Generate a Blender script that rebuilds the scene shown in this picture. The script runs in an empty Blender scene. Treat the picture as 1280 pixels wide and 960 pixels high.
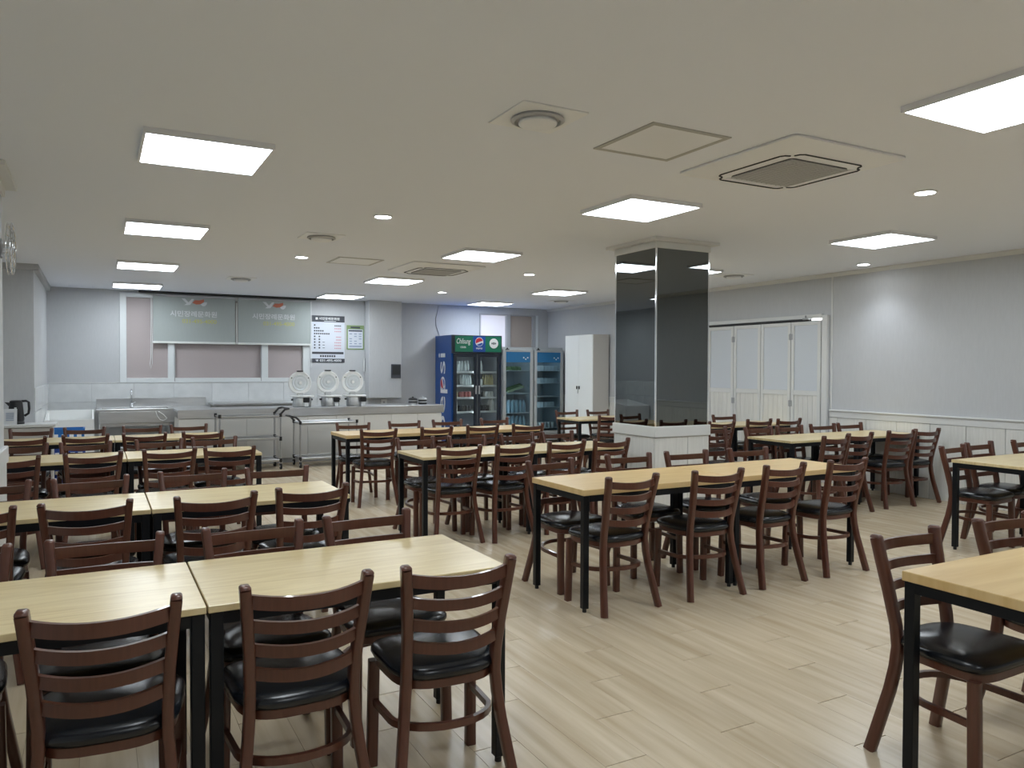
import bpy, bmesh, math, random
from mathutils import Vector, Matrix
random.seed(7)
SC = bpy.context.scene
COL = SC.collection

# ------------------------------------------------------------------ camera
FPX, YAW, PITCH, ROLL, HCAM = 957.8, math.radians(28.5035), math.radians(-1.1392), math.radians(0.1834), 1.4823
fw = Vector((math.sin(YAW)*math.cos(PITCH), math.cos(YAW)*math.cos(PITCH), math.sin(PITCH)))
r0 = Vector((math.cos(YAW), -math.sin(YAW), 0)); u0 = r0.cross(fw)
rt = math.cos(ROLL)*r0 + math.sin(ROLL)*u0; upv = rt.cross(fw)
cd = bpy.data.cameras.new('camera'); cam = bpy.data.objects.new('camera', cd); COL.objects.link(cam)
cd.sensor_width = 36; cd.lens = FPX/1280*36; cd.clip_start = 0.05
M = Matrix((rt, upv, -fw)).transposed().to_4x4(); M.translation = (0, 0, HCAM)
cam.matrix_world = M
SC.camera = cam

# ------------------------------------------------------------------ world, exposure
w = bpy.data.worlds.new('world'); SC.world = w; w.use_nodes = True
w.node_tree.nodes['Background'].inputs[0].default_value = (.7, .75, .85, 1)
w.node_tree.nodes['Background'].inputs[1].default_value = .3
vs = SC.view_settings
vs.view_transform = 'Standard'; vs.look = 'None'; vs.gamma = 1; vs.use_curve_mapping = False
vs.exposure = 1.55
PANEL_POWER = 6.0          # emission of the ceiling LED panels
SPOT_POWER = 7.0          # watts of each round downlight

# ------------------------------------------------------------------ room dimensions
XW, YB, ZC = 8.44, 13.95, 2.74
XL, YF = -1.5, -3.2
# ------------------------------------------------------------------ materials
MATS = {}
def mat(name, col=(.8,.8,.8), rough=.5, metal=0., emit=None, estr=0., spec=.5, coat=0.):
    m = bpy.data.materials.new(name); m.use_nodes = True
    b = m.node_tree.nodes['Principled BSDF']
    b.inputs['Base Color'].default_value = (*col, 1); b.inputs['Roughness'].default_value = rough
    b.inputs['Metallic'].default_value = metal; b.inputs['Specular IOR Level'].default_value = spec
    b.inputs['Coat Weight'].default_value = coat
    if emit: b.inputs['Emission Color'].default_value = (*emit, 1); b.inputs['Emission Strength'].default_value = estr
    MATS[name] = m; return m
def noise_mat(name, c1, c2, scale=(1,1,1), nscale=5., detail=4., rough=.5, metal=0., bump=0., coat=0., rvar=0., coord='Object', rnd=0., spec=.5, lo=.3, hi=.7, distort=0.):
    m = mat(name, c1, rough, metal, coat=coat, spec=spec); nt = m.node_tree; N = nt.nodes; L = nt.links
    b = N['Principled BSDF']; tc = N.new('ShaderNodeTexCoord'); mp = N.new('ShaderNodeMapping')
    mp.inputs['Scale'].default_value = scale
    L.new(tc.outputs[coord], mp.inputs['Vector'])
    src = mp.outputs['Vector']
    oi = N.new('ShaderNodeObjectInfo')
    if rnd:
        ad = N.new('ShaderNodeVectorMath'); ad.operation = 'MULTIPLY_ADD'
        cx = N.new('ShaderNodeCombineXYZ')
        for i in range(3): L.new(oi.outputs['Random'], cx.inputs[i])
        L.new(cx.outputs[0], ad.inputs[0]); ad.inputs[1].default_value = (37.1, 53.7, 71.3); L.new(src, ad.inputs[2]); src = ad.outputs[0]
    nz = N.new('ShaderNodeTexNoise'); nz.inputs['Scale'].default_value = nscale; nz.inputs['Detail'].default_value = detail
    nz.inputs['Distortion'].default_value = distort
    L.new(src, nz.inputs['Vector'])
    rp = N.new('ShaderNodeValToRGB'); rp.color_ramp.elements[0].position = lo; rp.color_ramp.elements[1].position = hi
    rp.color_ramp.elements[0].color = (*c1, 1); rp.color_ramp.elements[1].color = (*c2, 1)
    L.new(nz.outputs['Fac'], rp.inputs['Fac']); out = rp.outputs['Color']
    if rnd:
        hs = N.new('ShaderNodeHueSaturation'); mr = N.new('ShaderNodeMapRange')
        mr.inputs['To Min'].default_value = 1-rnd; mr.inputs['To Max'].default_value = 1+rnd
        L.new(oi.outputs['Random'], mr.inputs['Value']); L.new(mr.outputs[0], hs.inputs['Value']); L.new(out, hs.inputs['Color']); out = hs.outputs['Color']
    L.new(out, b.inputs['Base Color'])
    if rvar:
        mr = N.new('ShaderNodeMapRange'); mr.inputs['To Min'].default_value = rough-rvar; mr.inputs['To Max'].default_value = rough+rvar
        L.new(nz.outputs['Fac'], mr.inputs['Value']); L.new(mr.outputs[0], b.inputs['Roughness'])
    if bump:
        bp = N.new('ShaderNodeBump'); bp.inputs['Strength'].default_value = bump; bp.inputs['Distance'].default_value = .01
        L.new(nz.outputs['Fac'], bp.inputs['Height']); L.new(bp.outputs[0], b.inputs['Normal'])
    return m
def glass_mat(name, tint, ior=1.45, rough=.02, haze=0.):
    m = bpy.data.materials.new(name); m.use_nodes = True; nt = m.node_tree; N = nt.nodes; L = nt.links
    N.remove(N['Principled BSDF'])
    tr = N.new('ShaderNodeBsdfTransparent'); tr.inputs[0].default_value = (*tint, 1)
    gl = N.new('ShaderNodeBsdfGlossy'); gl.inputs['Roughness'].default_value = rough
    fr = N.new('ShaderNodeFresnel'); fr.inputs['IOR'].default_value = ior
    mx = N.new('ShaderNodeMixShader'); L.new(fr.outputs[0], mx.inputs[0]); L.new(tr.outputs[0], mx.inputs[1]); L.new(gl.outputs[0], mx.inputs[2])
    L.new(mx.outputs[0], N['Material Output'].inputs['Surface']); MATS[name] = m; return m
mat('wall', (.52,.53,.55), .8)
noise_mat('wallpaper', (.515,.53,.55), (.54,.555,.575), (1,1,.15), 60, 3, .75)
mat('ceiling', (.80,.835,.91), .85)
mat('trim_white', (.68,.69,.685), .4)
noise_mat('wainscot', (.66,.66,.63), (.74,.74,.71), (6,6,.5), 8, 5, .45, rnd=.03)
noise_mat('tile', (.62,.64,.65), (.70,.72,.73), (1,1,1), 6, 5, .25, rnd=.03)
mat('grout', (.45,.46,.46), .9)
noise_mat('plank', (.475,.375,.245), (.68,.580,.430), (8,.55,1), 2.0, 3, .27, rnd=.025, lo=.25, hi=.78, distort=0.)
mat('underfloor', (.10,.08,.06), .9)
noise_mat('chair_wood', (.084,.027,.015), (.106,.035,.020), (30,30,3), 3, 5, .33, coat=.25)
noise_mat('leather', (.004,.005,.007), (.010,.012,.016), (1,1,1), 40, 4, .25, bump=.04)
noise_mat('oak_top', (.62,.48,.24), (.76,.63,.37), (.9,8,1), 2.0, 6, .28, rnd=.03, lo=.30, hi=.66, distort=2.2)
noise_mat('maple_top', (.63,.43,.185), (.73,.54,.275), (1.2,9,1), 2.2, 7, .32, rnd=.03, lo=.3, hi=.7, distort=.5)
mat('black_metal', (.004,.0055,.008), .42, spec=.3)
mat('black_plastic', (.012,.012,.014), .4)
mat('grey_frame', (.40,.41,.43), .45); mat('panel_frame', (.80,.81,.84), .4)
mat('diffuser', (1,1,1), .5, emit=(.87,.945,1.0), estr=PANEL_POWER)
mat('downlight_lens', (1,1,1), .5, emit=(.95,.98,1.0), estr=14.0)
mat('white_plastic', (.82,.84,.87), .45)
mat('grille_grey', (.50,.505,.51), .6); mat('hatch_frame', (.42,.42,.40), .5); mat('grille_back', (.10,.102,.105), .8)
mat('dark_slot', (.03,.032,.035), .7)
noise_mat('steel', (.56,.57,.58), (.62,.63,.64), (1,1,8), 3, 2, .36, metal=1., rvar=.03)
mat('chrome', (.75,.76,.78), .12, metal=1.)
mat('chrome_strip', (.85,.86,.88), .08, metal=1.)
mat('mirror', (.165,.175,.175), .015, metal=1.)
mat('counter_panel', (.60,.595,.57), .4)
mat('cooker_white', (.88,.89,.88), .3)
mat('cooker_inner', (.78,.83,.86), .25, metal=.25)
mat('frost', (.44,.385,.385), .55)
mat('frost_day', (.6,.6,.66), .5, emit=(.80,.80,.92), estr=.16)
mat('frost_warm', (.42,.36,.32), .5)
mat('pvc', (.70,.735,.75), .35)
noise_mat('blind', (.375,.415,.41), (.385,.425,.42), (1,1,.2), 40, 2, .7)
mat('blind_bar', (.72,.74,.72), .4)
mat('print_white', (.66,.68,.70), .7)
mat('print_yellow', (.52,.52,.17), .7)
mat('print_red', (.52,.16,.10), .7)
mat('poster_white', (.66,.70,.78), .5)
mat('poster_dark', (.055,.06,.075), .5)
mat('poster_ink', (.05,.055,.075), .5)
mat('poster_pink', (.62,.34,.40), .5)
mat('poster_blueink', (.34,.40,.52), .5)
mat('notice_green', (.22,.32,.14), .5)
mat('white_paint', (.86,.89,.89), .35)
mat('cabinet_side', (.50,.485,.46), .5)
mat('cooler_blue', (.014,.08,.31), .3)
mat('cooler_navy', (.010,.016,.030), .35)
mat('cooler_green', (.008,.17,.095), .35)
mat('sign_blue', (.010,.07,.33), .35)
mat('sign_white', (.85,.87,.88), .4, emit=(.9,.9,.9), estr=.12)
mat('letter_white', (.80,.82,.84), .4)
mat('letter_red', (.50,.03,.05), .4)
mat('letter_blue', (.012,.08,.38), .4)
mat('cooler_inside', (.55,.58,.60), .5)
mat('fridge_silver', (.50,.53,.55), .3, metal=.4)
mat('fridge_inside', (.36,.43,.47), .5)
mat('fridge_header', (.025,.19,.44), .35); mat('case_lamp', (1,1,1), .5, emit=(.9,.97,1.0), estr=2.2)
mat('shelf_white', (.74,.76,.76), .4)
glass_mat('clear_glass', (.86,.90,.91))
glass_mat('tint_glass', (.72,.82,.87))
mat('bottle_green', (.03,.16,.08), .15); mat('bottle_clear', (.55,.60,.60), .15); mat('bottle_yellow', (.60,.52,.28), .3)
mat('bottle_red', (.40,.12,.11), .3); mat('bottle_dark', (.03,.03,.035), .3); mat('bottle_white', (.72,.73,.70), .35); mat('cap_white', (.8,.8,.8), .4)
mat('veg_green', (.07,.15,.035), .6); mat('veg_pale', (.38,.46,.25), .6)
mat('pack_white', (.62,.66,.67), .5); mat('water_blue', (.35,.50,.58), .2)
mat('crate_blue', (.02,.15,.46), .45); mat('crate_navy', (.02,.06,.30), .45)
mat('aluminium', (.50,.51,.53), .3, metal=.9)
mat('rubber', (.01,.01,.011), .6)
mat('door_panel', (.60,.64,.69), .35); mat('door_wood', (.68,.675,.64), .45)
mat('slit_light', (1,1,1), .5, emit=(1,1,1), estr=1.6)
mat('cable', (.35,.36,.37), .6)

# ------------------------------------------------------------------ mesh helpers
def V(*a): return Vector(a)
class MB:
    def __init__(s): s.v = []; s.f = []
    def add(s, vs, fs):
        o = len(s.v); s.v += [tuple(p) for p in vs]; s.f += [tuple(i+o for i in f) for f in fs]; return s
    def box(s, x0, x1, y0, y1, z0, z1):
        return s.add([(x0,y0,z0),(x1,y0,z0),(x1,y1,z0),(x0,y1,z0),(x0,y0,z1),(x1,y0,z1),(x1,y1,z1),(x0,y1,z1)],
                     [(0,3,2,1),(4,5,6,7),(0,1,5,4),(1,2,6,5),(2,3,7,6),(3,0,4,7)])
    def cbox(s, x0, x1, y0, y1, z0, z1, c=.004):
        bm = bmesh.new(); bmesh.ops.create_cube(bm, size=1)
        for v in bm.verts: v.co = ((x0+x1)/2+v.co.x*(x1-x0), (y0+y1)/2+v.co.y*(y1-y0), (z0+z1)/2+v.co.z*(z1-z0))
        bmesh.ops.bevel(bm, geom=list(bm.edges), offset=c, segments=1, affect='EDGES', profile=.5)
        bm.verts.index_update(); s.add([v.co.copy() for v in bm.verts], [[v.index for v in f.verts] for f in bm.faces]); bm.free(); return s
    def cyl(s, c, r, h, n=20, axis='z', r2=None):
        r2 = r if r2 is None else r2; vs = []
        for k, (rr, t) in enumerate(((r,0),(r2,h))):
            for i in range(n):
                a = 2*math.pi*i/n; p = (rr*math.cos(a), rr*math.sin(a), t); vs.append(p)
        fs = [(i,(i+1)%n,n+(i+1)%n,n+i) for i in range(n)] + [tuple(range(n-1,-1,-1)), tuple(range(n,2*n))]
        ax = {'z':lambda p:p, 'x':lambda p:(p[2],p[0],p[1]), 'y':lambda p:(p[1],p[2],p[0])}[axis]
        return s.add([Vector(c)+Vector(ax(p)) for p in vs], fs)
    def lathe(s, c, prof, n=24, axis='z'):
        ax = {'z':lambda p:p, 'x':lambda p:(p[2],p[0],p[1]), 'y':lambda p:(p[1],p[2],p[0])}[axis]
        vs = []; m = len(prof)
        for r, z in prof:
            for i in range(n):
                a = 2*math.pi*i/n; vs.append(Vector(c)+Vector(ax((r*math.cos(a), r*math.sin(a), z))))
        fs = [(k*n+i, k*n+(i+1)%n, (k+1)*n+(i+1)%n, (k+1)*n+i) for k in range(m-1) for i in range(n)]
        if prof[0][0] > 1e-6: fs.append(tuple(range(n-1,-1,-1)))
        if prof[-1][0] > 1e-6: fs.append(tuple((m-1)*n+i for i in range(n)))
        return s.add(vs, fs)
    def sweep(s, path, prof, ref=(1,0,0), closed=False):
        P = [Vector(p) for p in path]; n = len(P); k = len(prof); vs = []
        for i in range(n):
            a = P[(i-1)%n] if (closed or i > 0) else P[i]; b = P[(i+1)%n] if (closed or i < n-1) else P[i]
            t = (b-a).normalized(); r = Vector(ref); u = r-t*r.dot(t)
            if u.length < 1e-4: u = Vector((0,1,0))-t*t.y
            u.normalize(); v2 = t.cross(u)
            vs += [P[i]+u*p[0]+v2*p[1] for p in prof]
        fs = [(i*k+j, i*k+(j+1)%k, ((i+1)%n)*k+(j+1)%k, ((i+1)%n)*k+j) for i in range(n if closed else n-1) for j in range(k)]
        if not closed: fs += [tuple(range(k-1,-1,-1)), tuple((n-1)*k+j for j in range(k))]
        return s.add(vs, fs)
    def tube(s, path, r, n=8, ref=(1,0,0), closed=False):
        return s.sweep(path, [(r*math.cos(2*math.pi*i/n), r*math.sin(2*math.pi*i/n)) for i in range(n)], ref, closed)
    def rings(s, rings):
        n = len(rings[0]); vs = [p for r in rings for p in r]
        fs = [(k*n+i, k*n+(i+1)%n, (k+1)*n+(i+1)%n, (k+1)*n+i) for k in range(len(rings)-1) for i in range(n)]
        fs += [tuple(range(n-1,-1,-1)), tuple((len(rings)-1)*n+i for i in range(n))]
        return s.add(vs, fs)
    def prism(s, poly, o, a, b, nrm, d):
        o, a, b, nrm = map(Vector, (o,a,b,nrm)); n = len(poly)
        vs = [o+a*p[0]+b*p[1] for p in poly]+[o+a*p[0]+b*p[1]+nrm*d for p in poly]
        return s.add(vs, [tuple(range(n-1,-1,-1)), tuple(range(n,2*n))]+[(i,(i+1)%n,n+(i+1)%n,n+i) for i in range(n)])
    def mesh(s, name, m, smooth=None):
        me = bpy.data.meshes.new(name); me.from_pydata(s.v, [], s.f)
        bm = bmesh.new(); bm.from_mesh(me); bmesh.ops.recalc_face_normals(bm, faces=bm.faces); bm.to_mesh(me); bm.free()
        if smooth is not None:
            me.polygons.foreach_set('use_smooth', [True]*len(me.polygons)); me.set_sharp_from_angle(angle=math.radians(smooth))
        me.materials.append(MATS[m]); me.update(); return me
    def build(s, name, m, parent=None, smooth=None): return link(name, s.mesh(name, m, smooth), parent)
def link(name, me, parent=None):
    o = bpy.data.objects.new(name, me); COL.objects.link(o)
    if parent: o.parent = parent
    return o
def tag(o, label=None, cat=None, group=None, kind=None):
    if label: o['label'] = label
    if cat: o['category'] = cat
    if group: o['group'] = group
    if kind: o['kind'] = kind
    return o
def thing(name, label, cat, loc=(0,0,0), rz=0, group=None):
    o = bpy.data.objects.new(name, None); COL.objects.link(o); o.location = loc; o.rotation_euler = (0,0,rz)
    o.empty_display_size = .1
    return tag(o, label, cat, group)
def struct(name, mb, m, label=None, smooth=None): return tag(mb.build(name, m, None, smooth), label, None, None, 'structure')
def copy_tree(o, parent=None):
    c = o.copy(); COL.objects.link(c); c.parent = parent
    for ch in o.children: copy_tree(ch, c)
    return c
def B(*a): return MB().box(*a)
def text(name, body, o, a, b, width, m, parent, height=None, bold=.018, shear=0.):
    """lettering laid out in the plane (a right, b up) through o, scaled to a given width; a thin mesh of its own"""
    cu = bpy.data.curves.new(name, 'FONT'); cu.body = body; cu.extrude = 0.0; cu.resolution_u = 3; cu.offset = bold; cu.shear = shear
    ob = bpy.data.objects.new(name, cu); COL.objects.link(ob)
    dg = bpy.context.evaluated_depsgraph_get(); me = bpy.data.meshes.new_from_object(ob.evaluated_get(dg))
    bpy.data.objects.remove(ob); bpy.data.curves.remove(cu)
    a, b, o = Vector(a), Vector(b), Vector(o)
    xs = [v.co.x for v in me.vertices]; ys = [v.co.y for v in me.vertices]
    x0, x1, y0, y1 = min(xs), max(xs), min(ys), max(ys)
    sx = width/(x1-x0); sy = (height/(y1-y0)) if height else sx
    for v in me.vertices: v.co = o + a*((v.co.x-(x0+x1)/2)*sx) + b*((v.co.y-(y0+y1)/2)*sy)
    me.materials.clear(); me.materials.append(MATS[m]); me.name = name
    return link(name, me, parent)
X, Y, Z = (1,0,0), (0,1,0), (0,0,1)

# ================================================================== SETTING
fl = struct('floor', B(XL, XW, YF, YB, -.08, -.004), 'underfloor', 'pale beige wood plank floor')
# planks 0.19 x 1.0 running away from the camera, joints stepped by a third
PW, PL = .1915, 1.0
pm = MB().cbox(.0004, PW-.0004, .0018, PL-.0018, -.008, 0, .0008).mesh('plank', 'plank')
cand = []
k = math.floor((XL-2.234)/PW)
while 2.234+k*PW < XW:
    x = 2.234+k*PW; y = 3.316 + ((k % 3)*(1/3)*-1) - 12
    y = 3.316 - 7 + ({0:0, 1:-2/3, 2:-1/3}[k % 3])
    while y < YB:
        x0, x1, y0, y1 = max(x, XL), min(x+PW, XW), max(y, YF), min(y+PL, YB)
        if x1-x0 > .01 and y1-y0 > .01: cand.append((x, y, x0, x1, y0, y1))
        y += PL
    k += 1
def pix(p):
    d = Vector(p)-Vector((0,0,HCAM)); t = d.dot(fw)
    if t < .3: return None
    return (640+FPX*d.dot(rt)/t, 480-FPX*d.dot(upv)/t)
def score(c):
    best = 0
    for fx in (.1,.5,.9):
        for fy in (.05,.35,.65,.95):
            p = pix((c[2]+fx*(c[3]-c[2]), c[4]+fy*(c[5]-c[4]), 0))
            if p and 0 <= p[0] <= 1280 and p[1] <= 975:
                d = math.hypot(c[2], c[4]); best = max(best, 1/d)
    return best
cand.sort(key=score, reverse=True)
rest = MB()
for i, c in enumerate(cand):
    whole = abs(c[2]-c[0]) < 1e-6 and abs(c[3]-c[0]-PW) < 1e-6 and abs(c[4]-c[1]) < 1e-6 and abs(c[5]-c[1]-PL) < 1e-6
    if i < 300:
        if whole: o = link('plank', pm, fl); o.location = (c[0], c[1], 0)
        else: MB().cbox(c[2]+.0008, c[3]-.0008, c[4]+.0008, c[5]-.0008, -.008, 0, .0012).build('plank', 'plank', fl)
    else: rest.box(c[2]+.0008, c[3]-.0008, c[4]+.0008, c[5]-.0008, -.008, 0)
tag(rest.build('far_planks', 'plank', fl), 'planks farther away and out of view', kind='stuff')

struct('ceiling', B(XL-.2, XW+.2, YF-.2, YB+.2, ZC, ZC+.15), 'ceiling', 'flat off white ceiling')
wr = struct('wall_right', B(XW, XW+.15, YF, YB+.15, -.08, ZC), 'wallpaper', 'pale grey papered right wall')
wl = struct('wall_left', B(XL-.15, XL, YF, YB+.15, -.08, ZC), 'wallpaper', 'pale grey left wall')
wf = struct('wall_front', B(XL, XW, YF-.15, YF, -.08, ZC), 'wallpaper', 'pale grey wall behind the viewpoint')
W1 = (.37, 3.40, 1.235, 2.70); W2 = (6.82, 8.19, 1.35, 2.60)
b = MB()
b.box(XL, W1[0], YB, YB+.15, -.08, ZC); b.box(W1[0], W1[1], YB, YB+.15, -.08, W1[2]); b.box(W1[0], W1[1], YB, YB+.15, W1[3], ZC)
b.box(W1[1], W2[0], YB, YB+.15, -.08, ZC); b.box(W2[0], W2[1], YB, YB+.15, -.08, W2[2]); b.box(W2[0], W2[1], YB, YB+.15, W2[3], ZC); b.box(W2[1], XW, YB, YB+.15, -.08, ZC)
wb = struct('wall_back', b, 'wallpaper', 'grey back wall of the kitchen end with two windows')
struct('wall_outside', B(XL, XW, YB+.16, YB+.22, -.08, ZC), 'wall', 'outer face closing the window recesses')
# left bay that steps into the room at the kitchen end
bay = struct('wall_left_bay', B(XL, -.665, 11.06, YB, -.08, ZC), 'wallpaper', 'grey wall block stepping out at the left')
# tiles on the back wall behind the sink
tm = MB().cbox(0, .597, -.012, 0, 0, .297, .002).mesh('tile', 'tile')
for r in range(4):
    for c in range(9):
        x0 = -.66+c*.6
        if x0 + .6 > 4.5: 
            o = MB().cbox(0, 4.5-x0-.003, -.012, 0, 0, .297, .002).build('tile', 'tile', wb)
        else: o = link('tile', tm, wb)
        o.location = (x0, YB, .03+r*.3)
MB().box(-.66, 4.5, YB-.016, YB, 1.23, 1.24).build('tile_edge_strip', 'trim_white', wb)
tm2 = MB().cbox(0, .012, 0, .57, 0, .297, .002).mesh('tile', 'tile')
for r in range(4):
    for c in range(5):
        o = link('tile', tm2, bay); o.location = (-.665, 11.07+c*.573, .03+r*.3)
# trims
struct('trim_1', MB().prism([(0,0),(-.045,0),(-.045,-.015),(-.012,-.05),(0,-.05)], (XW,YF,ZC), X, Z, Y, YB-YF), 'trim_white', 'thin crown moulding along the right wall')
struct('trim_2', MB().prism([(0,0),(.045,0),(.045,-.015),(.012,-.05),(0,-.05)], (XL,YF,ZC), X, Z, Y, 11.06-YF), 'trim_white', 'thin crown moulding along the left wall')
struct('trim_3', MB().box(-.665, -.61, 11.0, YB, ZC-.07, ZC).box(XL, -.61, 10.99, 11.06, ZC-.07, ZC), 'wall', 'crown moulding round the left wall block')
# wainscot on the right wall: cap rail plus vertical panels
def wains_y(parent, x, sgn, ys, z1=.862, ztop=.965):
    for y0, y1 in zip(ys[:-1], ys[1:]):
        xa, xb = sorted((x, x+sgn*.014)); MB().cbox(xa, xb, min(y0,y1)+.002, max(y0,y1)-.002, .0, z1, .003).build('wainscot_panel', 'wainscot', parent)
    lo, hi = min(ys), max(ys); xa, xb = sorted((x, x+sgn*.02)); MB().cbox(xa, xb, lo, hi, z1+.003, ztop-.022, .003).build('rail', 'trim_white', parent)
    xa, xb = sorted((x, x+sgn*.034)); MB().cbox(xa, xb, lo, hi, ztop-.022, ztop, .004).build('rail_cap', 'trim_white', parent)
ys = [6.815]+[6.695-.4175*i for i in range(24)]
wains_y(wr, XW, -1, ys)
wains_y(wr, XW, -1, [9.14+.4175*i for i in range(12)])
wains_y(wl, XL, 1, [11.06-.4175*i for i in range(34)])
for y in (6.80, 9.16): MB().box(XW-.006, XW, y-.012, y+.012, .965, ZC-.05).build('wall_seam_strip', 'trim_white', wr)

# folding door in the right wall
d1 = thing('door_1', 'white four leaf folding door with pale glazed upper panels', None); tag(d1, kind='structure')
DY = [6.93, 7.425, 7.97, 8.50, 9.05]; DT = 2.13
MB().cbox(XW-.05, XW, 6.84, 6.925, 0, 2.20, .005).build('door_frame', 'trim_white', d1)
MB().cbox(XW-.05, XW, 9.055, 9.14, 0, 2.20, .005).build('door_frame', 'trim_white', d1)
MB().cbox(XW-.05, XW, 6.925, 9.055, 2.165, 2.22, .005).build('door_frame', 'trim_white', d1)
MB().box(XW-.062, XW-.004, 7.12, 9.055, 2.138, 2.163).build('track', 'dark_slot', d1)
MB().box(XW-.03, XW-.004, 6.925, 7.10, 2.140, 2.165).build('light_gap', 'slit_light', d1)
MB().box(XW-.02, XW-.002, 6.925, 9.055, 0, 2.14).build('door_backing', 'dark_slot', d1)
MB().cbox(XW-.10, XW-.05, 7.10, 7.20, 2.15, 2.175, .004).cyl((XW-.09,7.15,2.175),.012,.03,10).build('closer_arm', 'grey_frame', d1)
for i in range(4):
    y0, y1 = DY[i]+.005, DY[i+1]-.005
    f = MB(); x0, x1 = XW-.056, XW-.022
    for a, c_, z0, z1 in ((y0,y0+.05,.02,DT),(y1-.05,y1,.02,DT),(y0+.05,y1-.05,DT-.05,DT),(y0+.05,y1-.05,1.135,1.20),(y0+.05,y1-.05,.02,.11)): f.cbox(x0,x1,a,c_,z0,z1,.003)
    leaf = f.build('door_leaf', 'trim_white', d1)
    MB().box(x0+.012, x1-.01, y0+.05, y1-.05, 1.20, DT-.05).build('upper_panel', 'door_panel', leaf)
    n = 5; wv = (y1-y0-.1)/n
    for j in range(n): MB().cbox(x0+.010, x1-.01, y0+.05+j*wv+.001, y0+.05+(j+1)*wv-.001, .11, 1.135, .002).build('slat', 'wainscot', leaf)
for y in (DY[1], DY[3]):
    for z in (1.93, 1.02): MB().cbox(XW-.068, XW-.056, y-.03, y+.03, z-.04, z+.04, .003).cyl((XW-.072,y,z-.045),.007,.09,10).build('hinge', 'grey_frame', d1, 40)

# kitchen window
w1 = thing('window_1', 'wide white framed window with frosted panes behind roller blinds', None); tag(w1, kind='structure')
fy0, fy1 = YB-.02, YB+.10
def bar(p, x0, x1, z0, z1, y0=fy0, y1=fy1, m='pvc', nm='frame_bar'): return MB().cbox(x0, x1, y0, y1, z0, z1, .004).build(nm, m, p)
bar(w1, W1[0]-.03, W1[0]+.07, W1[2], W1[3]); bar(w1, W1[1]-.12, W1[1]+.0, W1[2], W1[3]); bar(w1, W1[0]+.07, W1[1]-.12, W1[2], W1[2]+.075); bar(w1, W1[0]+.07, W1[1]-.12, W1[3]-.07, W1[3])
bar(w1, 1.055, 1.15, W1[2]+.075, W1[3]-.07); bar(w1, 2.56, 2.67, W1[2]+.075, W1[3]-.07)
for x0, x1 in ((W1[0]+.07,1.055),(1.15,2.56),(2.67,W1[1]-.12)): MB().box(x0, x1, YB+.04, YB+.055, W1[2]+.075, W1[3]-.07).build('pane', 'frost', w1)
bar(w1, 1.15, 1.165, W1[2]+.02, W1[3]-.1, fy0-.004, fy0+.02, 'grey_frame', 'sash_edge'); bar(w1, 2.545, 2.56, W1[2]+.02, W1[3]-.1, fy0-.004, fy0+.02, 'grey_frame', 'sash_edge')
# high window above the fridges
w2 = thing('window_2', 'narrow window above the glass fridges, one pane bright', None); tag(w2, kind='structure')
bar(w2, W2[0], W2[0]+.03, W2[2], W2[3], m='grey_frame'); bar(w2, 7.43, 7.53, W2[2], W2[3], m='grey_frame'); bar(w2, 8.06, 8.13, W2[2], W2[3], m='grey_frame'); bar(w2, 8.13, W2[1], W2[2], W2[3], m='pvc')
bar(w2, W2[0]+.03, 7.43, W2[3]-.025, W2[3], m='grey_frame'); bar(w2, 7.53, 8.06, W2[3]-.025, W2[3], m='grey_frame')
MB().box(W2[0]+.03, 7.43, YB+.04, YB+.055, W2[2], W2[3]-.025).build('pane', 'frost_day', w2)
MB().box(7.53, 8.06, YB+.04, YB+.055, W2[2], W2[3]-.025).build('pane', 'frost_warm', w2)
# boxed pipe column on the back wall
struct('wall_pipe_box', MB().cbox(4.43, 5.065, YB-.26, YB, .93, ZC, .006), 'wallpaper', 'boxed-in column hanging on the back wall')

# ------------------------------------------------------------------ mirrored pillar
PX0, PX1, PY0, PY1 = 4.715, 5.385, 5.80, 6.45
pil = thing('mirror_pillar', 'square pillar clad in dark tinted mirror above a white panelled base', 'pillar', (0,0,0))
MB().box(PX0+.02, PX1-.02, PY0+.02, PY1-.02, 0, ZC).build('core', 'wall', pil)
zb, zt = .93, 2.645
for nm, a in (('n', (PX0+.012, PX1-.012, PY0, PY0+.012)), ('s', (PX0+.012, PX1-.012, PY1-.012, PY1)), ('w', (PX0, PX0+.012, PY0+.012, PY1-.012)), ('e', (PX1-.012, PX1, PY0+.012, PY1-.012))):
    MB().box(a[0], a[1], a[2], a[3], zb, zt).build('mirror_panel', 'mirror', pil)
for x, y in ((PX0,PY0),(PX1,PY0),(PX0,PY1),(PX1,PY1)):
    MB().cbox(min(x, x+(-.003 if x == PX0 else .003)), x+(.013 if x == PX0 else -.013) if x == PX0 else x+.003, y-.003 if y == PY0 else y-.013, y+.013 if y == PY0 else y+.003, zb, zt, .002).build('corner_strip', 'chrome_strip', pil) if x == PX0 else \
    MB().cbox(x-.013, x+.003, y-.003 if y == PY0 else y-.013, y+.013 if y == PY0 else y+.003, zb, zt, .002).build('corner_strip', 'chrome_strip', pil)
for (e, z0, z1) in ((.012, zt, ZC-.03), (.075, ZC-.03, ZC)): MB().cbox(PX0-e, PX1+e, PY0-e, PY1+e, z0, z1, .004).build('crown', 'trim_white', pil)
MB().cbox(PX0-.02, PX1+.02, PY0-.02, PY1+.02, .825, zb, .006).build('base_rail', 'trim_white', pil)
for x0, x1 in ((PX0-.005, PX0+.40), (PX0+.404, PX1+.005)):
    MB().cbox(x0, x1, PY0-.008, PY0+.018, 0, .822, .003).build('wainscot_panel', 'wainscot', pil); MB().cbox(x0, x1, PY1-.018, PY1+.008, 0, .822, .003).build('wainscot_panel', 'wainscot', pil)
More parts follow.
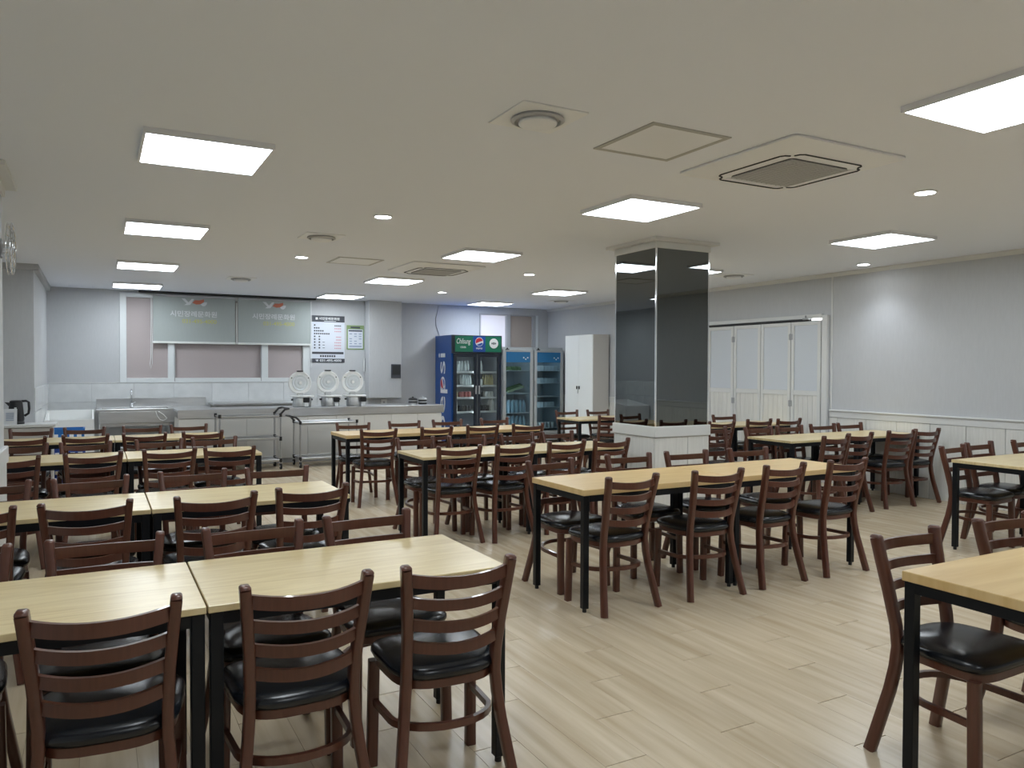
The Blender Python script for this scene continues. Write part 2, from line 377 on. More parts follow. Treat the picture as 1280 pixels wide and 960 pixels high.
for y0, y1 in ((PY0+.018, PY0+.36), (PY0+.364, PY1-.018)):
    MB().cbox(PX0-.008, PX0+.018, y0, y1, 0, .822, .003).build('wainscot_panel', 'wainscot', pil); MB().cbox(PX1-.018, PX1+.008, y0, y1, 0, .822, .003).build('wainscot_panel', 'wainscot', pil)
# plain pillar at the left edge of the view
lp = thing('white_pillar', 'pale papered pillar with wainscot base at the left edge', 'pillar')
lx0, lx1, ly0, ly1 = -1.20, -.56, 5.66, 6.30
MB().box(lx0, lx1, ly0, ly1, 0, ZC).build('shaft', 'wallpaper', lp)
MB().cbox(lx0-.085, lx1+.085, ly0-.085, ly1+.085, ZC-.03, ZC, .004).build('crown', 'trim_white', lp); MB().cbox(lx0-.02, lx1+.02, ly0-.02, ly1+.02, ZC-.09, ZC-.03, .004).build('crown', 'trim_white', lp)
for y0, y1 in ((ly0-.008, ly0+.32), (ly0+.324, ly1+.008)): MB().cbox(lx1-.01, lx1+.014, y0, y1, 0, .822, .003).build('wainscot_panel', 'wainscot', lp)
for x0, x1 in ((lx0, lx0+.32), (lx0+.324, lx1)): MB().cbox(x0, x1, ly0-.014, ly0, 0, .822, .003).build('wainscot_panel', 'wainscot', lp)
MB().cbox(lx0-.02, lx1+.025, ly0-.02, ly1+.025, .825, .94, .006).build('base_rail', 'trim_white', lp)

# ------------------------------------------------------------------ ceiling fittings
SZ = .335
def proto_panel():
    t = thing('ceiling_light', 'x', 'light', (0,0,ZC), 0, 'square ceiling panel lights')
    f = MB(); e = .014
    f.box(-SZ,SZ,-SZ,-SZ+e,-.032,0).box(-SZ,SZ,SZ-e,SZ,-.032,0).box(-SZ,-SZ+e,-SZ+e,SZ-e,-.032,0).box(SZ-e,SZ,-SZ+e,SZ-e,-.032,0)
    f.build('frame', 'panel_frame', t)
    MB().box(-SZ+e, SZ-e, -SZ+e, SZ-e, -.027, -.004).build('diffuser', 'diffuser', t)
    return t
lp0 = None
cols = {.56:'left', 3.72:'middle', 6.62:'right'}
PL_ = []
for cx, cn in cols.items():
    for i, cy in enumerate((-.80, 2.02, 4.78, 7.57, 10.38, 13.08)):  # first row is unseen, added behind the camera to light the room
        if cx > 6 and 10 < cy < 12: cy += .22
        if cx < 1 and cy > 12: cy -= .12
        PL_.append((cx, cy, cn, i))
ordn = ['nearest', 'second', 'third', 'fourth', 'farthest']
for cx, cy, cn, i in PL_:
    t = proto_panel() if lp0 is None else copy_tree(lp0)
    lp0 = lp0 or t
    t.location = (cx, cy, ZC)
    seen = {'left':[2,3,4,5], 'middle':[1,2,3,4,5], 'right':[2,3,4,5]}[cn]
    if i in seen:
        names = {4:['nearest','second','third','farthest'], 5:['nearest','second','third','fourth','farthest']}[len(seen)]
        t['label'] = f'square white LED ceiling panel, {names[seen.index(i)]} in the {cn} column of lights'
    else: t['label'] = f'unseen square white LED ceiling panel added behind the view in the {cn} column'
dl0 = None
for cx, cy, lab in ((2.09,6.09,'between the second left and second middle panels'),(2.05,8.76,'over the left table rows near the ceiling vent'),(5.15,3.385,'right of the near air conditioner'),(8.02,6.03,'close to the right wall'),(5.06,8.85,'left of the pillar top, farther back'),(5.01,11.64,'near the blue drinks cooler'),(8.02,.6,'beside the right wall out of view')):
    if dl0 is None:
        t = thing('downlight', 'x', 'light', (0,0,ZC), 0, 'round ceiling downlights')
        MB().lathe((0,0,0), [(.078,0),(.082,-.004),(.078,-.010),(.066,-.012),(.064,-.004)], 24).build('ring', 'white_plastic', t, 40)
        MB().lathe((0,0,0), [(.0001,-.013),(.04,-.012),(.064,-.008),(.064,-.002)], 24).build('lens', 'downlight_lens', t, 40)
        dl0 = t
    else: t = copy_tree(dl0)
    t.location = (cx, cy, ZC); t['label'] = 'small round bright downlight '+lab
    ld = bpy.data.lights.new('downlight_beam', 'SPOT'); ld.energy = SPOT_POWER; ld.spot_size = math.radians(115); ld.spot_blend = 1.0; ld.shadow_soft_size = .05; ld.color = (.86,.92,1)
    lo = bpy.data.objects.new('downlight_beam', ld); COL.objects.link(lo); lo.parent = t; lo.location = (0,0,-.02)
v0 = None
for cx, cy, lab in ((1.95,3.33,'nearest of the left line'),(1.90,7.32,'second of the left line'),(1.80,11.31,'farthest of the left line'),(7.49,7.6,'right of the pillar'),(7.54,12.0,'above the glass fridges')):
    if v0 is None:
        t = thing('ceiling_vent', 'x', 'vent', (0,0,ZC), 0, 'round ceiling vents on square plates')
        MB().cbox(-.185,.185,-.185,.185,-.008,0,.003).build('plate', 'white_plastic', t)
        MB().lathe((0,0,0), [(.13,-.008),(.135,-.02),(.118,-.028),(.112,-.012)], 28).build('collar', 'grey_frame', t, 40)
        MB().lathe((0,0,0), [(.0001,-.05),(.07,-.048),(.095,-.038),(.098,-.030),(.09,-.010)], 28).build('disc', 'white_plastic', t, 40)
        v0 = t
    else: t = copy_tree(v0)
    t.location = (cx, cy, ZC); t['label'] = 'round ceiling vent on a square plate, '+lab
h0 = None
for cx, cy, lab in ((2.765,3.37,'nearest, left of the air conditioner'),(2.68,8.81,'beyond the far air conditioner')):
    if h0 is None:
        t = thing('access_hatch', 'x', 'hatch', (0,0,ZC), 0, 'ceiling access hatches'); s = .268; e = .030; f = MB()
        f.box(-s,s,-s,-s+e,-.006,0).box(-s,s,s-e,s,-.006,0).box(-s,-s+e,-s+e,s-e,-.006,0).box(s-e,s,-s+e,s-e,-.006,0); f.build('frame', 'hatch_frame', t)
        MB().box(-s+e+.002, s-e-.002, -s+e+.002, s-e-.002, -.005, 0).build('panel', 'white_plastic', t)
        h0 = t
    else: t = copy_tree(h0)
    t.location = (cx, cy, ZC); t['label'] = 'square ceiling access hatch with grey frame, '+lab
a0 = None
for cx, cy, lab in ((3.745,3.35,'nearest on the ceiling'),(3.745,8.90,'far one beside a panel light')):
    if a0 is None:
        t = thing('air_conditioner', 'x', 'air conditioner', (0,0,ZC), 0, 'ceiling cassette air conditioners'); s = .47
        def sq(h, z, r):
            P = []
            for q, (sx, sy) in enumerate(((1,1),(-1,1),(-1,-1),(1,-1))):
                for j in range(5):
                    a = math.radians(90*q+22.5*j); P.append((sx*(h-r)+r*math.cos(a), sy*(h-r)+r*math.sin(a), z))
            return P
        MB().rings([sq(s,0,.03), sq(s,-.012,.03), sq(s-.03,-.020,.03), sq(s-.11,-.045,.05)]).build('panel', 'white_plastic', t, 30)
        g = MB(); 
        MB().rings([sq(.245,-.045,.03), sq(.245,-.050,.03)]).build('grille_backing', 'grille_back', t)
        gr = MB()
        for j in range(22): gr.box(-.24, .24, -.238+j*.0218, -.238+j*.0218+.012, -.056, -.050)
        for j in range(12): gr.box(-.24+j*.0431, -.234+j*.0431, -.238, .238, -.057, -.051)
        gr.build('grille', 'grille_grey', t)
        for q in range(4):
            R = Matrix.Rotation(math.radians(90*q), 3, 'Z')
            m1 = MB(); n = 12; pth = [(-.27,.285),(-.26,.315),(-.235,.33),(.235,.33),(.26,.315),(.27,.285)]
            m1.sweep([R @ Vector((x, y, -.047)) for x, y in pth], [(-.003,-.005),(.003,-.005),(.003,.005),(-.003,.005)], ref=(0,0,1)); m1.build('slot', 'dark_slot', t)
            m2 = MB(); m2.add([R @ Vector(p) for p in ((-.235,.265,-.050),(.235,.265,-.050),(.245,.318,-.046),(-.245,.318,-.046),(-.235,.265,-.044),(.235,.265,-.044),(.245,.318,-.040),(-.245,.318,-.040))],
                   [(0,1,2,3),(4,7,6,5),(0,4,5,1),(1,5,6,2),(2,6,7,3),(3,7,4,0)]); m2.build('louvre', 'white_plastic', t)
        a0 = t
    else: t = copy_tree(a0)
    t.location = (cx, cy, ZC-.003); t['label'] = 'white square ceiling cassette air conditioner with grey grille, '+lab

# ================================================================== CHAIRS
def chair_proto():
    t = thing('dining_chair', 'x', 'chair')
    def pth(s):     # rear post: foot, kink at the seat, leaning back to the top
        ctl = [(.214,.0,0),(.197,.028,.12),(.179,.058,.25),(.169,.073,.34),(.163,.079,.42),(.163,.070,.50),(.169,.044,.62),(.180,.015,.75),(.1875,.0,.828)]
        return [(s*x, y, z) for x, y, z in ctl]
    pr = [(-.016,-.017),(-.012,-.021),(.012,-.021),(.016,-.017),(.016,.017),(.012,.021),(-.012,.021),(-.016,.017)]
    for s in (-1, 1):
        m = MB(); m.sweep(pth(s), pr, X)
        p = Vector(pth(s)[-1]); m.rings([[p+Vector((a*k, b_*k, z)) for a, b_ in pr] for k, z in ((1,0),(.95,.007),(.7,.012))])
        m.build('rear_post', 'chair_wood', t, 50)
    for z, h in ((.789,.042),(.711,.037),(.633,.037),(.554,.038)):
        # interpolate post position at this height
        yy = {.789:.008,.711:.024,.633:.042,.554:.058}[z]; hl = {.789:.180,.711:.173,.633:.166,.554:.162}[z]; n = 12; P = []
        for i in range(n+1):
            u = -1+2*i/n; P.append((u*hl, yy-.058*(1-u*u), z-.010*(1-u*u)))
        MB().sweep(P, [(-h/2,-.007),(h/2,-.007),(h/2,.007),(-h/2,.007)], Z).build('slat', 'chair_wood', t, 50)
    for s in (-1, 1):
        MB().sweep([(s*.192,.385,.40),(s*.195,.39,.2),(s*.198,.395,0)], [(-.019,-.015),(-.015,-.019),(.015,-.019),(.019,-.015),(.019,.015),(.015,.019),(-.015,.019),(-.019,.015)], X).build('front_leg', 'chair_wood', t, 50)
    def outline(inset, z, dome=0):
        P = []; n = 36
        for i in range(n):
            a = 2*math.pi*i/n; c, s_ = math.cos(a), math.sin(a); e = .40 if s_ > 0 else .62
            x = math.copysign(abs(c)**e, c); y = math.copysign(abs(s_)**e, s_)
            hw = .203+.014*y; P.append((x*(hw-inset), .235+y*(.195-inset), z))
        return P
    MB().rings([outline(.020,.392), outline(.012,.396), outline(.012,.424), outline(.02,.426)]).build('seat_frame', 'chair_wood', t, 40)
    MB().rings([outline(.016,.424), outline(.003,.430), outline(-.003,.442), outline(-.002,.454), outline(.008,.466), outline(.028,.474), outline(.07,.481), outline(.13,.485)]).build('seat', 'leather', t, 60)
    # hoop stretcher: from one front leg back round inside the rear legs to the other
    P = [(-.192,.385,.245)]
    for i in range(15):
        a = math.pi+math.pi*i/14; P.append((.182*math.cos(a), .20+.155*math.sin(a), .265 if False else .25+.015*(-math.sin(a))))
    P.append((.192,.385,.245))
    MB().sweep(P, [(-.012,-.009),(.012,-.009),(.012,.009),(-.012,.009)], Z).build('hoop_stretcher', 'chair_wood', t, 50)
    return t
CH0 = None; CHN = 0
ORD = ['first','second','third','fourth','fifth']
def chair(x, y, deg, label, group):
    global CH0
    t = chair_proto() if CH0 is None else copy_tree(CH0)
    CH0 = CH0 or t
    t.location = (x, y, 0); t.rotation_euler = (0,0,math.radians(deg)); t['label'] = label; t['group'] = group
    return t
# ================================================================== TABLES
TP = {}
def table(x0, yfar, L, W, H, th, top, label, group):
    key = (L, W, H, th, top)
    if key in TP: t = copy_tree(TP[key])
    else:
        t = thing('dining_table', 'x', 'table'); TP[key] = t
        MB().cbox(0, L-.005, -W, 0, H-th, H, .0025).build('tabletop', top, t)
        e, lw, g = .006, .040, .04
        zt_ = H-th
        for lx in (e, L-.003-e-lw):
            for ly in (-e-lw, -W+e):
                l = MB().cbox(lx, lx+lw, ly, ly+lw, .022, zt_-.0005, .003).build('leg', 'black_metal', t)
                MB().cyl((lx+lw/2, ly+lw/2, 0), .013, .024, 12).build('foot', 'rubber', l)
        for ly in (-e-.028, -W+e+.003): MB().box(e+lw, L-.003-e-lw, ly, ly+.025, zt_-g, zt_-.0005).build('apron', 'black_metal', t)
        for lx in (e+.003, L-.003-e-.028): MB().box(lx, lx+.025, -W+e+lw, -e-lw, zt_-g, zt_-.0005).build('apron', 'black_metal', t)
    t.location = (x0, yfar, 0); t['label'] = label; t['group'] = group
    return t
LT, WT = 1.056, .62; LM, WM = 1.24, .626
THIN = dict(L=LT, W=WT, H=.744, th=.024, top='oak_top'); THICK = dict(L=LM, W=WM, H=.75, th=.036, top='maple_top')
rows = [ # name, right end / left end, far y, n units, spec, phrase
 ('R1', 1.357-2*LT, 3.14, 2, THIN, 'in the foremost left row', 'left rows of tables'),
 ('R2', 1.308-2*LT, 5.006, 2, THIN, 'in the second left row', 'left rows of tables'),
 ('R3', 1.276-2*LT, 7.529, 2, THIN, 'in the third left row', 'left rows of tables'),
 ('R4', 1.225-2*LT, 9.36, 2, THIN, 'in the rearmost left row by the sink', 'left rows of tables'),
 ('D', 2.379, 6.539, 2, THIN, 'in the row left of the pillar', 'middle rows of tables'),
 ('E', 2.384, 8.787, 2, THICK, 'in the row nearest the counter', 'middle rows of tables'),
 ('C', 2.582, 4.469, 2, THICK, 'in the row before the pillar', 'middle rows of tables'),
 ('H', 6.298, 6.164, 2, THIN, 'in the row touching the right wall', 'right rows of tables'),
 ('I', 6.298, 8.03, 2, THIN, 'in the row by the folding door', 'right rows of tables'),
 ('J', 6.212, 3.823, 2, THIN, 'in the row cut by the right edge', 'right rows of tables'),
 ('K', 2.583, 1.768, 2, THICK, 'in the right foreground row', 'right rows of tables'),
 ('G', 6.17, 9.93, 1, dict(L=1.2, W=WT, H=.744, th=.024, top='oak_top'), '', 'right rows of tables')]
for nm, x0, yf, n, sp, ph, gp in rows:
    for i in range(n):
        kind = 'pale oak' if sp['top'] == 'oak_top' else 'thick honey topped'
        lab = f"{kind} table on black legs, {'left' if i == 0 else 'right'} one {ph}" if n > 1 else 'lone pale table with black legs before the tall white cabinet'
        table(x0+i*sp['L'], yf, sp['L'], sp['W'], sp['H'], sp['th'], sp['top'], lab, gp)
# chairs: (row, side, [(x, y, deg)]) ; near side chairs face away from the camera, far side ones face it
CH = [
 ('R1','n',[(-0.48,2.37,0),(0.01,2.37,-5),(0.57,2.354,0),(1.07,2.334,-3.5)], 'foremost left table row'),
 ('R1','f',[(-0.475,3.31,0),(0.03,3.3,-3.5),(0.57,3.286,2.8),(1.065,3.315,3)], 'foremost left table row'),
 ('R2','n',[(-0.53,4.22,0),(-0.045,4.2,-5),(0.538,4.152,3),(1.045,4.215,4)], 'second left table row'),
 ('R2','f',[(-0.53,5.16,0),(-0.03,5.135,2),(0.533,5.185,0),(1.04,5.142,-4)], 'second left table row'),
 ('R3','n',[(-0.56,6.56,0),(-0.02,6.62,8),(0.516,6.675,4),(0.96,6.608,-6)], 'third left table row'),
 ('R3','f',[(-0.56,7.63,0),(-0.08,7.6,3),(0.5,7.6,4),(0.97,7.62,0)], 'third left table row'),
 ('R4','n',[(-0.61,8.4,0),(-0.09,8.42,6),(0.42,8.37,-5),(0.96,8.4,6)], 'rearmost left table row'),
 ('R4','f',[(-0.6,9.46,-6),(-0.11,9.46,-5),(0.45,9.45,-3),(0.93,9.46,4)], 'rearmost left table row'),
 ('D','n',[(2.67,5.83,-2),(3.175,5.775,6),(3.74,5.84,1),(4.215,5.81,0)], 'table row left of pillar'),
 ('D','f',[(2.63,6.74,6),(3.14,6.69,2),(3.71,6.73,4),(4.2,6.75,4)], 'table row left of pillar'),
 ('E','n',[(2.655,7.87,-5),(3.345,7.91,6),(3.945,7.97,-5),(4.5,7.88,-8)], 'table row nearest steel counter'),
 ('E','f',[(2.675,8.87,-8),(3.335,8.92,-6),(3.915,8.93,-4),(4.59,8.94,-2)], 'table row nearest steel counter'),
 ('C','n',[(2.865,3.731,3),(3.529,3.7,-4),(4.15,3.71,2),(4.78,3.7,0)], 'central table row before pillar'),
 ('C','f',[(2.84,4.66,5),(3.57,4.71,-5),(4.12,4.683,-5),(4.735,4.63,-5)], 'central table row before pillar'),
 ('H','n',[(6.41,5.1,3),(6.9,5.2,2),(7.595,5.22,-5),(8.07,5.24,-4)], 'table row touching right wall'),
 ('H','f',[(6.05,6.46,-6),(6.57,6.27,-4),(7.065,6.27,-4),(7.64,6.28,-4),(8.1,6.26,-5)], 'table row touching right wall'),
 ('I','n',[(6.87,7.15,-6),(7.61,7.24,-6),(8.06,7.15,-5)], 'table row by folding door'),
 ('I','f',[(7.88,8.17,-5)], 'table row by folding door'),
 ('J','f',[(6.49,3.985,6),(6.99,4.05,1),(7.65,4.01,0)], 'table row cut by right edge'),
 ('J','n',[(6.52,2.9,0)], 'table row cut by right edge'),
 ('K','f',[(2.86,1.94,1),(3.545,1.943,-0.6)], 'right foreground table row'),
 ('G','f',[(6.5,10.17,-4),(7.02,10.06,-6)], 'lone table by white cabinet'),
 ('G','n',[(6.42,8.88,-4)], 'lone table by white cabinet')]
for r, side, lst, ph in CH:
    n = len(lst)
    for i, (x, y, dg) in enumerate(lst):
        pos = 'leftmost' if i == 0 else ('rightmost' if i == n-1 else ORD[i]+' from left')
        if n == 1: pos = 'single one'
        sd = 'near' if side == 'n' else 'far'
        chair(x, y, dg+(180 if side == 'f' else 0), f'brown ladder-back chair, {pos}, {sd} side of {ph}', f'chairs on the {sd} side of the {ph}')

# ================================================================== KITCHEN END
# ---- serving counter and its steel worktop
CX0, CX1, CY0, CY1, CZ = 1.04, 5.23, 12.15, 12.85, .862
ct = thing('serving_counter', 'long pale panelled serving counter under the steel worktop', 'counter')
MB().box(CX0+.02, CX1-.02, CY0+.03, CY1-.02, .08, CZ-.135).build('body', 'counter_panel', ct)
MB().box(CX0+.05, CX1-.05, CY0+.07, CY1-.05, 0, .08).build('plinth', 'grey_frame', ct)
xs = [CX0+.02]+[1.55+.462*i for i in range(8)]+[CX1-.02]
for x0, x1 in zip(xs[:-1], xs[1:]): MB().cbox(x0+.0015, x1-.0015, CY0+.012, CY0+.03, .08, CZ-.137, .002).build('panel', 'counter_panel', ct)
MB().box(CX1-.02, CX1-.006, CY0+.012, CY1-.02, .08, CZ-.137).build('end_panel', 'counter_panel', ct)
wt = thing('steel_worktop', 'brushed steel worktop with deep front lip on the serving counter', 'worktop')
MB().cbox(CX0, CX1+.03, CY0, CY1, CZ-.03, CZ, .004).build('slab', 'steel', wt)
MB().cbox(CX0, CX1+.03, CY0-.004, CY0+.010, CZ-.132, CZ-.004, .004).build('front_lip', 'steel', wt)
# ---- rice cookers with raised lids
def cooker(x, y, lz, lx, label):
    t = thing('rice_cooker', label, 'rice cooker', (x, y, CZ), 0, 'rice cookers with open lids')
    MB().lathe((0,0,0), [(.135,0),(.145,.01),(.148,.145),(.142,.155)], 32).build('body', 'steel', t, 40)
    MB().lathe((0,0,0), [(.142,.152),(.186,.158),(.190,.170),(.186,.180),(.15,.182),(.14,.178)], 36).build('rim', 'cooker_white', t, 40)
    MB().lathe((0,0,0), [(.0001,.03),(.135,.03),(.138,.176),(.13,.176)], 32).build('inner_pot', 'dark_slot', t, 40)
    for k in range(2):
        s = -1 if k == 0 else 1; MB().cbox(s*.148-.02, s*.148+.02, -.03, .03, .10, .13, .006).build('side_handle', 'black_plastic', t)
    l = MB().cbox(-.045+lx, .045+lx, -.20, -.15, .075, .150, .006).build('latch', 'black_plastic', t)
    MB().cbox(-.030+lx, .030+lx, -.175, -.148, .005, .075, .004).build('switch_plate', 'white_plastic', l)
    MB().box(-.012+lx, .012+lx, -.180, -.174, .012, .05).build('switch', 'shelf_white', l)
    # raised lid: a disc standing upright behind the pot
    cz, cy = lz-CZ, .13
    lid = MB().lathe((0, cy, cz), [(.0001,.05),(.12,.045),(.178,.022),(.188,.008),(.186,-.006),(.172,-.014),(.160,-.008),(.150,-.004),(.0001,-.004)], 40, 'y').build('lid', 'cooker_white', t, 35)
    MB().lathe((0, cy, cz), [(.128,-.004),(.126,-.018),(.120,-.022),(.105,-.018),(.088,-.019),(.084,-.024),(.060,-.026),(.040,-.024),(.036,-.030),(.0001,-.030)], 36, 'y').build('inner_lid', 'cooker_inner', lid, 30)
    MB().lathe((0, cy, cz), [(.026,-.028),(.024,-.036),(.012,-.038),(.0001,-.038)], 20, 'y').build('knob', 'cooker_white', lid, 40)
    MB().cbox(-.05, .05, cy-.02, cy+.03, cz+.178, cz+.20, .006).build('lid_handle', 'black_plastic', lid)
    for s in (-1, 1): MB().cyl((s*.135, cy-.016, cz+.08), .010, .006, 10, 'y').build('pin', 'dark_slot', lid)
    MB().cbox(-.05, .05, cy-.03, cy+.03, .168, cz-.16, .006).build('hinge', 'steel', t)
cooker(2.905, 12.42, 1.242, .03, 'white rice cooker with raised round lid, left of the three')
cooker(3.36, 12.42, 1.255, .06, 'white rice cooker with raised round lid, middle of the three')
cooker(3.775, 12.42, 1.253, .09, 'white rice cooker with raised round lid, right of the three')
# ---- small tins on the counter end
for i, (x, lab) in enumerate(((4.80, 'left small steel and black tin on the counter end by the cooler'), (4.98, 'right small steel and black tin on the counter end by the cooler'))):
    t = thing('tin', lab, 'tin', (x, 12.42, CZ), 0, 'small tins on the counter')
    MB().lathe((0,0,0), [(.07,0),(.075,.02),(.075,.075),(.07,.08)], 20).build('body', 'steel' if i == 0 else 'black_plastic', t, 40)
    MB().lathe((0,0,0), [(.0766,.03),(.0766,.055)], 20).build('band', 'black_plastic' if i == 0 else 'steel', t, 40)
    MB().lathe((0,0,0), [(.076,.080),(.078,.095),(.06,.112),(.02,.118),(.015,.135),(.0001,.136)], 20).build('lid', 'black_plastic' if i == 0 else 'steel', t, 40)
# ---- steel sink unit at the back wall
sk = thing('sink_unit', 'steel commercial sink with tall splashback and chrome tap', 'sink')
sx0, sx1, sy0, sy1 = 0.0, 1.64, 13.27, YB-.014
MB().cbox(sx0, sx1, sy1-.02, sy1, .80, .985, .003).build('splashback', 'steel', sk)
f = MB(); f.cbox(sx0, sx1, sy0, sy0+.09, .80, .84, .004).cbox(sx0, sx1, sy1-.14, sy1-.02, .80, .84, .004).cbox(sx0, sx0+.08, sy0+.09, sy1-.14, .80, .84, .004).cbox(1.02, sx1, sy0+.09, sy1-.14, .80, .84, .004); f.build('deck', 'steel', sk)
f = MB(); f.box(sx0+.06, 1.04, sy0+.07, sy0+.085, .58, .80).box(sx0+.06, 1.04, sy1-.14, sy1-.125, .58, .80).box(sx0+.06, sx0+.075, sy0+.085, sy1-.14, .58, .80).box(1.025, 1.04, sy0+.085, sy1-.14, .58, .80).box(sx0+.06, 1.04, sy0+.07, sy1-.125, .565, .58); f.build('basin', 'steel', sk)
MB().cbox(sx0+.05, 1.18, sy0, sy0+.012, .62, .798, .003).build('front_apron', 'steel', sk)
for x in (sx0+.03, sx1-.07):
    for y in (sy0+.03, sy1-.07): MB().cyl((x+.02, y+.02, 0), .02, .80, 14).build('leg', 'steel', sk, 40)
MB().cbox(sx0+.03, sx1-.03, sy0+.03, sy1-.03, .22, .24, .003).build('undershelf', 'steel', sk)
tp = MB().tube([(.50,13.80,.835),(.50,13.80,1.09),(.50,13.79,1.115),(.50,13.76,1.125),(.50,13.72,1.115),(.50,13.70,1.08),(.50,13.695,1.04)], .014, 10).lathe((.50,13.80,.838), [(.03,0),(.03,.01),(.022,.02),(.02,.06),(.0145,.07)], 16).build('tap', 'chrome', sk, 50)
MB().tube([(.515,13.80,.90),(.56,13.79,.93)], .008, 8, Z).build('tap_lever', 'chrome', tp, 50)
MB().tube([(.82,13.258,.79),(.84,13.245,.72),(.88,13.243,.66),(.93,13.243,.645),(.98,13.245,.68),(.93,13.245,.74),(.86,13.255,.79)], .009, 8, Y).build('hose', 'shelf_white', sk, 60)
# ---- steel prep table by the window
pt = thing('prep_table', 'steel prep table against the back wall under the window', 'table')
MB().cbox(1.68, 3.12, 13.30, YB-.014, .865, .90, .004).build('top', 'steel', pt)
for x in (1.71, 3.05):
    for y in (13.33, YB-.08): MB().cyl((x+.02, y+.02, 0), .02, .866, 14).build('leg', 'steel', pt, 40)
MB().cbox(1.72, 3.08, 13.34, YB-.05, .25, .27, .003).build('undershelf', 'steel', pt)
# ---- open white chest at the left
ch = thing('open_chest', 'open topped white chest beside the steel sink', 'chest')
cx0, cx1, cy0, cy1 = -.645, -.03, 12.58, 13.34
f = MB(); 
f.add([(cx0,cy0,.10),(cx1,cy0,.10),(cx1,cy0,.735),(cx0,cy0,.735),(cx0,cy0+.025,.10),(cx1,cy0+.025,.10),(cx1,cy0+.025,.735),(cx0,cy0+.025,.735)],[(0,1,2,3),(4,7,6,5),(0,4,5,1),(1,5,6,2),(2,6,7,3),(3,7,4,0)])
f.box(cx0, cx1, cy1-.025, cy1, .10, .84)
for xx in (cx0, cx1-.025): f.add([(xx,cy0+.025,.10),(xx+.025,cy0+.025,.10),(xx+.025,cy1-.025,.10),(xx,cy1-.025,.10),(xx,cy0+.025,.735),(xx+.025,cy0+.025,.735),(xx+.025,cy1-.025,.84),(xx,cy1-.025,.84)],[(0,3,2,1),(4,5,6,7),(0,1,5,4),(1,2,6,5),(2,3,7,6),(3,0,4,7)])
f.box(cx0+.025, cx1-.025, cy0+.025, cy1-.025, .50, .52).build('body', 'cooker_white', ch)
for x in (cx0+.05, cx1-.09):
    for y in (cy0+.05, cy1-.09): MB().cyl((x+.02,y+.02,0), .02, .10, 12).build('foot', 'grey_frame', ch)
# ---- blue crates
def crate(x, y, z, m, label, h=.22):
    t = thing('crate', label, 'crate', (x,y,z), 0, 'blue plastic crates'); a, b_ = .19, .15
    MB().box(-a+.01,a-.01,-b_+.01,b_-.01,0,.012).build('bottom', m, t)
    for s in (-1,1):
        f = MB(); f.box(-a,a,min(s*b_,s*(b_-.01)),max(s*b_,s*(b_-.01)),0,.07).box(-a,a,min(s*b_,s*(b_-.01)),max(s*b_,s*(b_-.01)),.15,h)
        for k in range(5): xx = -a+k*(2*a-.03)/4; f.box(xx,xx+.03,min(s*b_,s*(b_-.01)),max(s*b_,s*(b_-.01)),.07,.15)
        f.build('long_side', m, t)
        f = MB(); x0, x1 = sorted((s*a, s*(a-.01))); f.box(x0,x1,-b_+.01,b_-.01,0,.07).box(x0,x1,-b_+.01,b_-.01,.15,h)
        for k in range(4): yy = -b_+.01+k*(2*b_-.05)/3; f.box(x0,x1,yy,yy+.03,.07,.15)
        f.build('short_side', m, t)
    MB().box(-a-.008,a+.008,-b_-.008,-b_,h-.03,h).box(-a-.008,a+.008,b_,b_+.008,h-.03,h).box(-a-.008,-a,-b_,b_,h-.03,h).box(a,a+.008,-b_,b_,h-.03,h).build('lip', m, t)
crate(-.32, 11.55, 0, 'crate_navy', 'blue plastic crate at the bottom of the stack by the chest')
crate(-.32, 11.55, .235, 'crate_navy', 'blue plastic crate in the middle of the stack by the chest')
crate(-.33, 11.55, .47, 'crate_blue', 'bright blue plastic crate on top of the stack by the chest')
# ---- low cabinet with kettle and card
lc = thing('low_cabinet', 'low grey topped cabinet at the far left carrying the kettle', 'cabinet')
MB().box(-1.46, -.46, 10.63, 11.04, .06, .775).build('body', 'cabinet_side', lc); MB().cbox(-1.48, -.42, 10.60, 11.05, .775, .808, .004).build('top', 'trim_white', lc); MB().box(-1.44, -.50, 10.66, 11.02, 0, .06).build('plinth', 'grey_frame', lc)
for x0, x1 in ((-1.455,-.962),(-.958,-.465)):
    d = MB().cbox(x0, x1, 10.612, 10.63, .07, .765, .003).build('door', 'cabinet_side', lc); MB().cbox(x1-.06, x1-.04, 10.595, 10.612, .55, .68, .003).build('handle', 'chrome', d)
kt = thing('kettle', 'black electric kettle with pale water gauge on the low cabinet', 'kettle', (-.835, 10.78, .808))
MB().lathe((0,0,0), [(.085,0),(.088,.02),(.082,.03)], 24).build('base', 'black_plastic', kt, 40)
k1 = MB().lathe((0,0,0), [(.080,.032),(.084,.06),(.076,.17),(.068,.245),(.066,.255)], 24).build('body', 'black_plastic', kt, 40)
MB().lathe((0,0,0), [(.066,.255),(.066,.272),(.05,.282),(.0001,.284)], 24).build('lid', 'black_plastic', kt, 40)
MB().add([(-.06,-.025,.255),(-.06,.025,.255),(-.115,0,.262),(-.06,-.02,.20),(-.06,.02,.20)], [(0,1,2),(3,2,4),(0,2,3),(1,4,2),(0,3,4,1)]).build('spout', 'black_plastic', kt)
MB().tube([(.055,0,.27),(.10,0,.275),(.128,0,.26),(.132,0,.18),(.125,0,.125),(.085,0,.095)], .014, 8, Y).build('handle', 'black_plastic', kt, 50)
MB().cbox(-.012,.012,-.086,-.078,.07,.20,.002).build('gauge', 'bottle_clear', k1)
cdn = thing('table_card', 'small white printed card standing in front of the kettle', 'sign', (-.885, 10.625, .808))
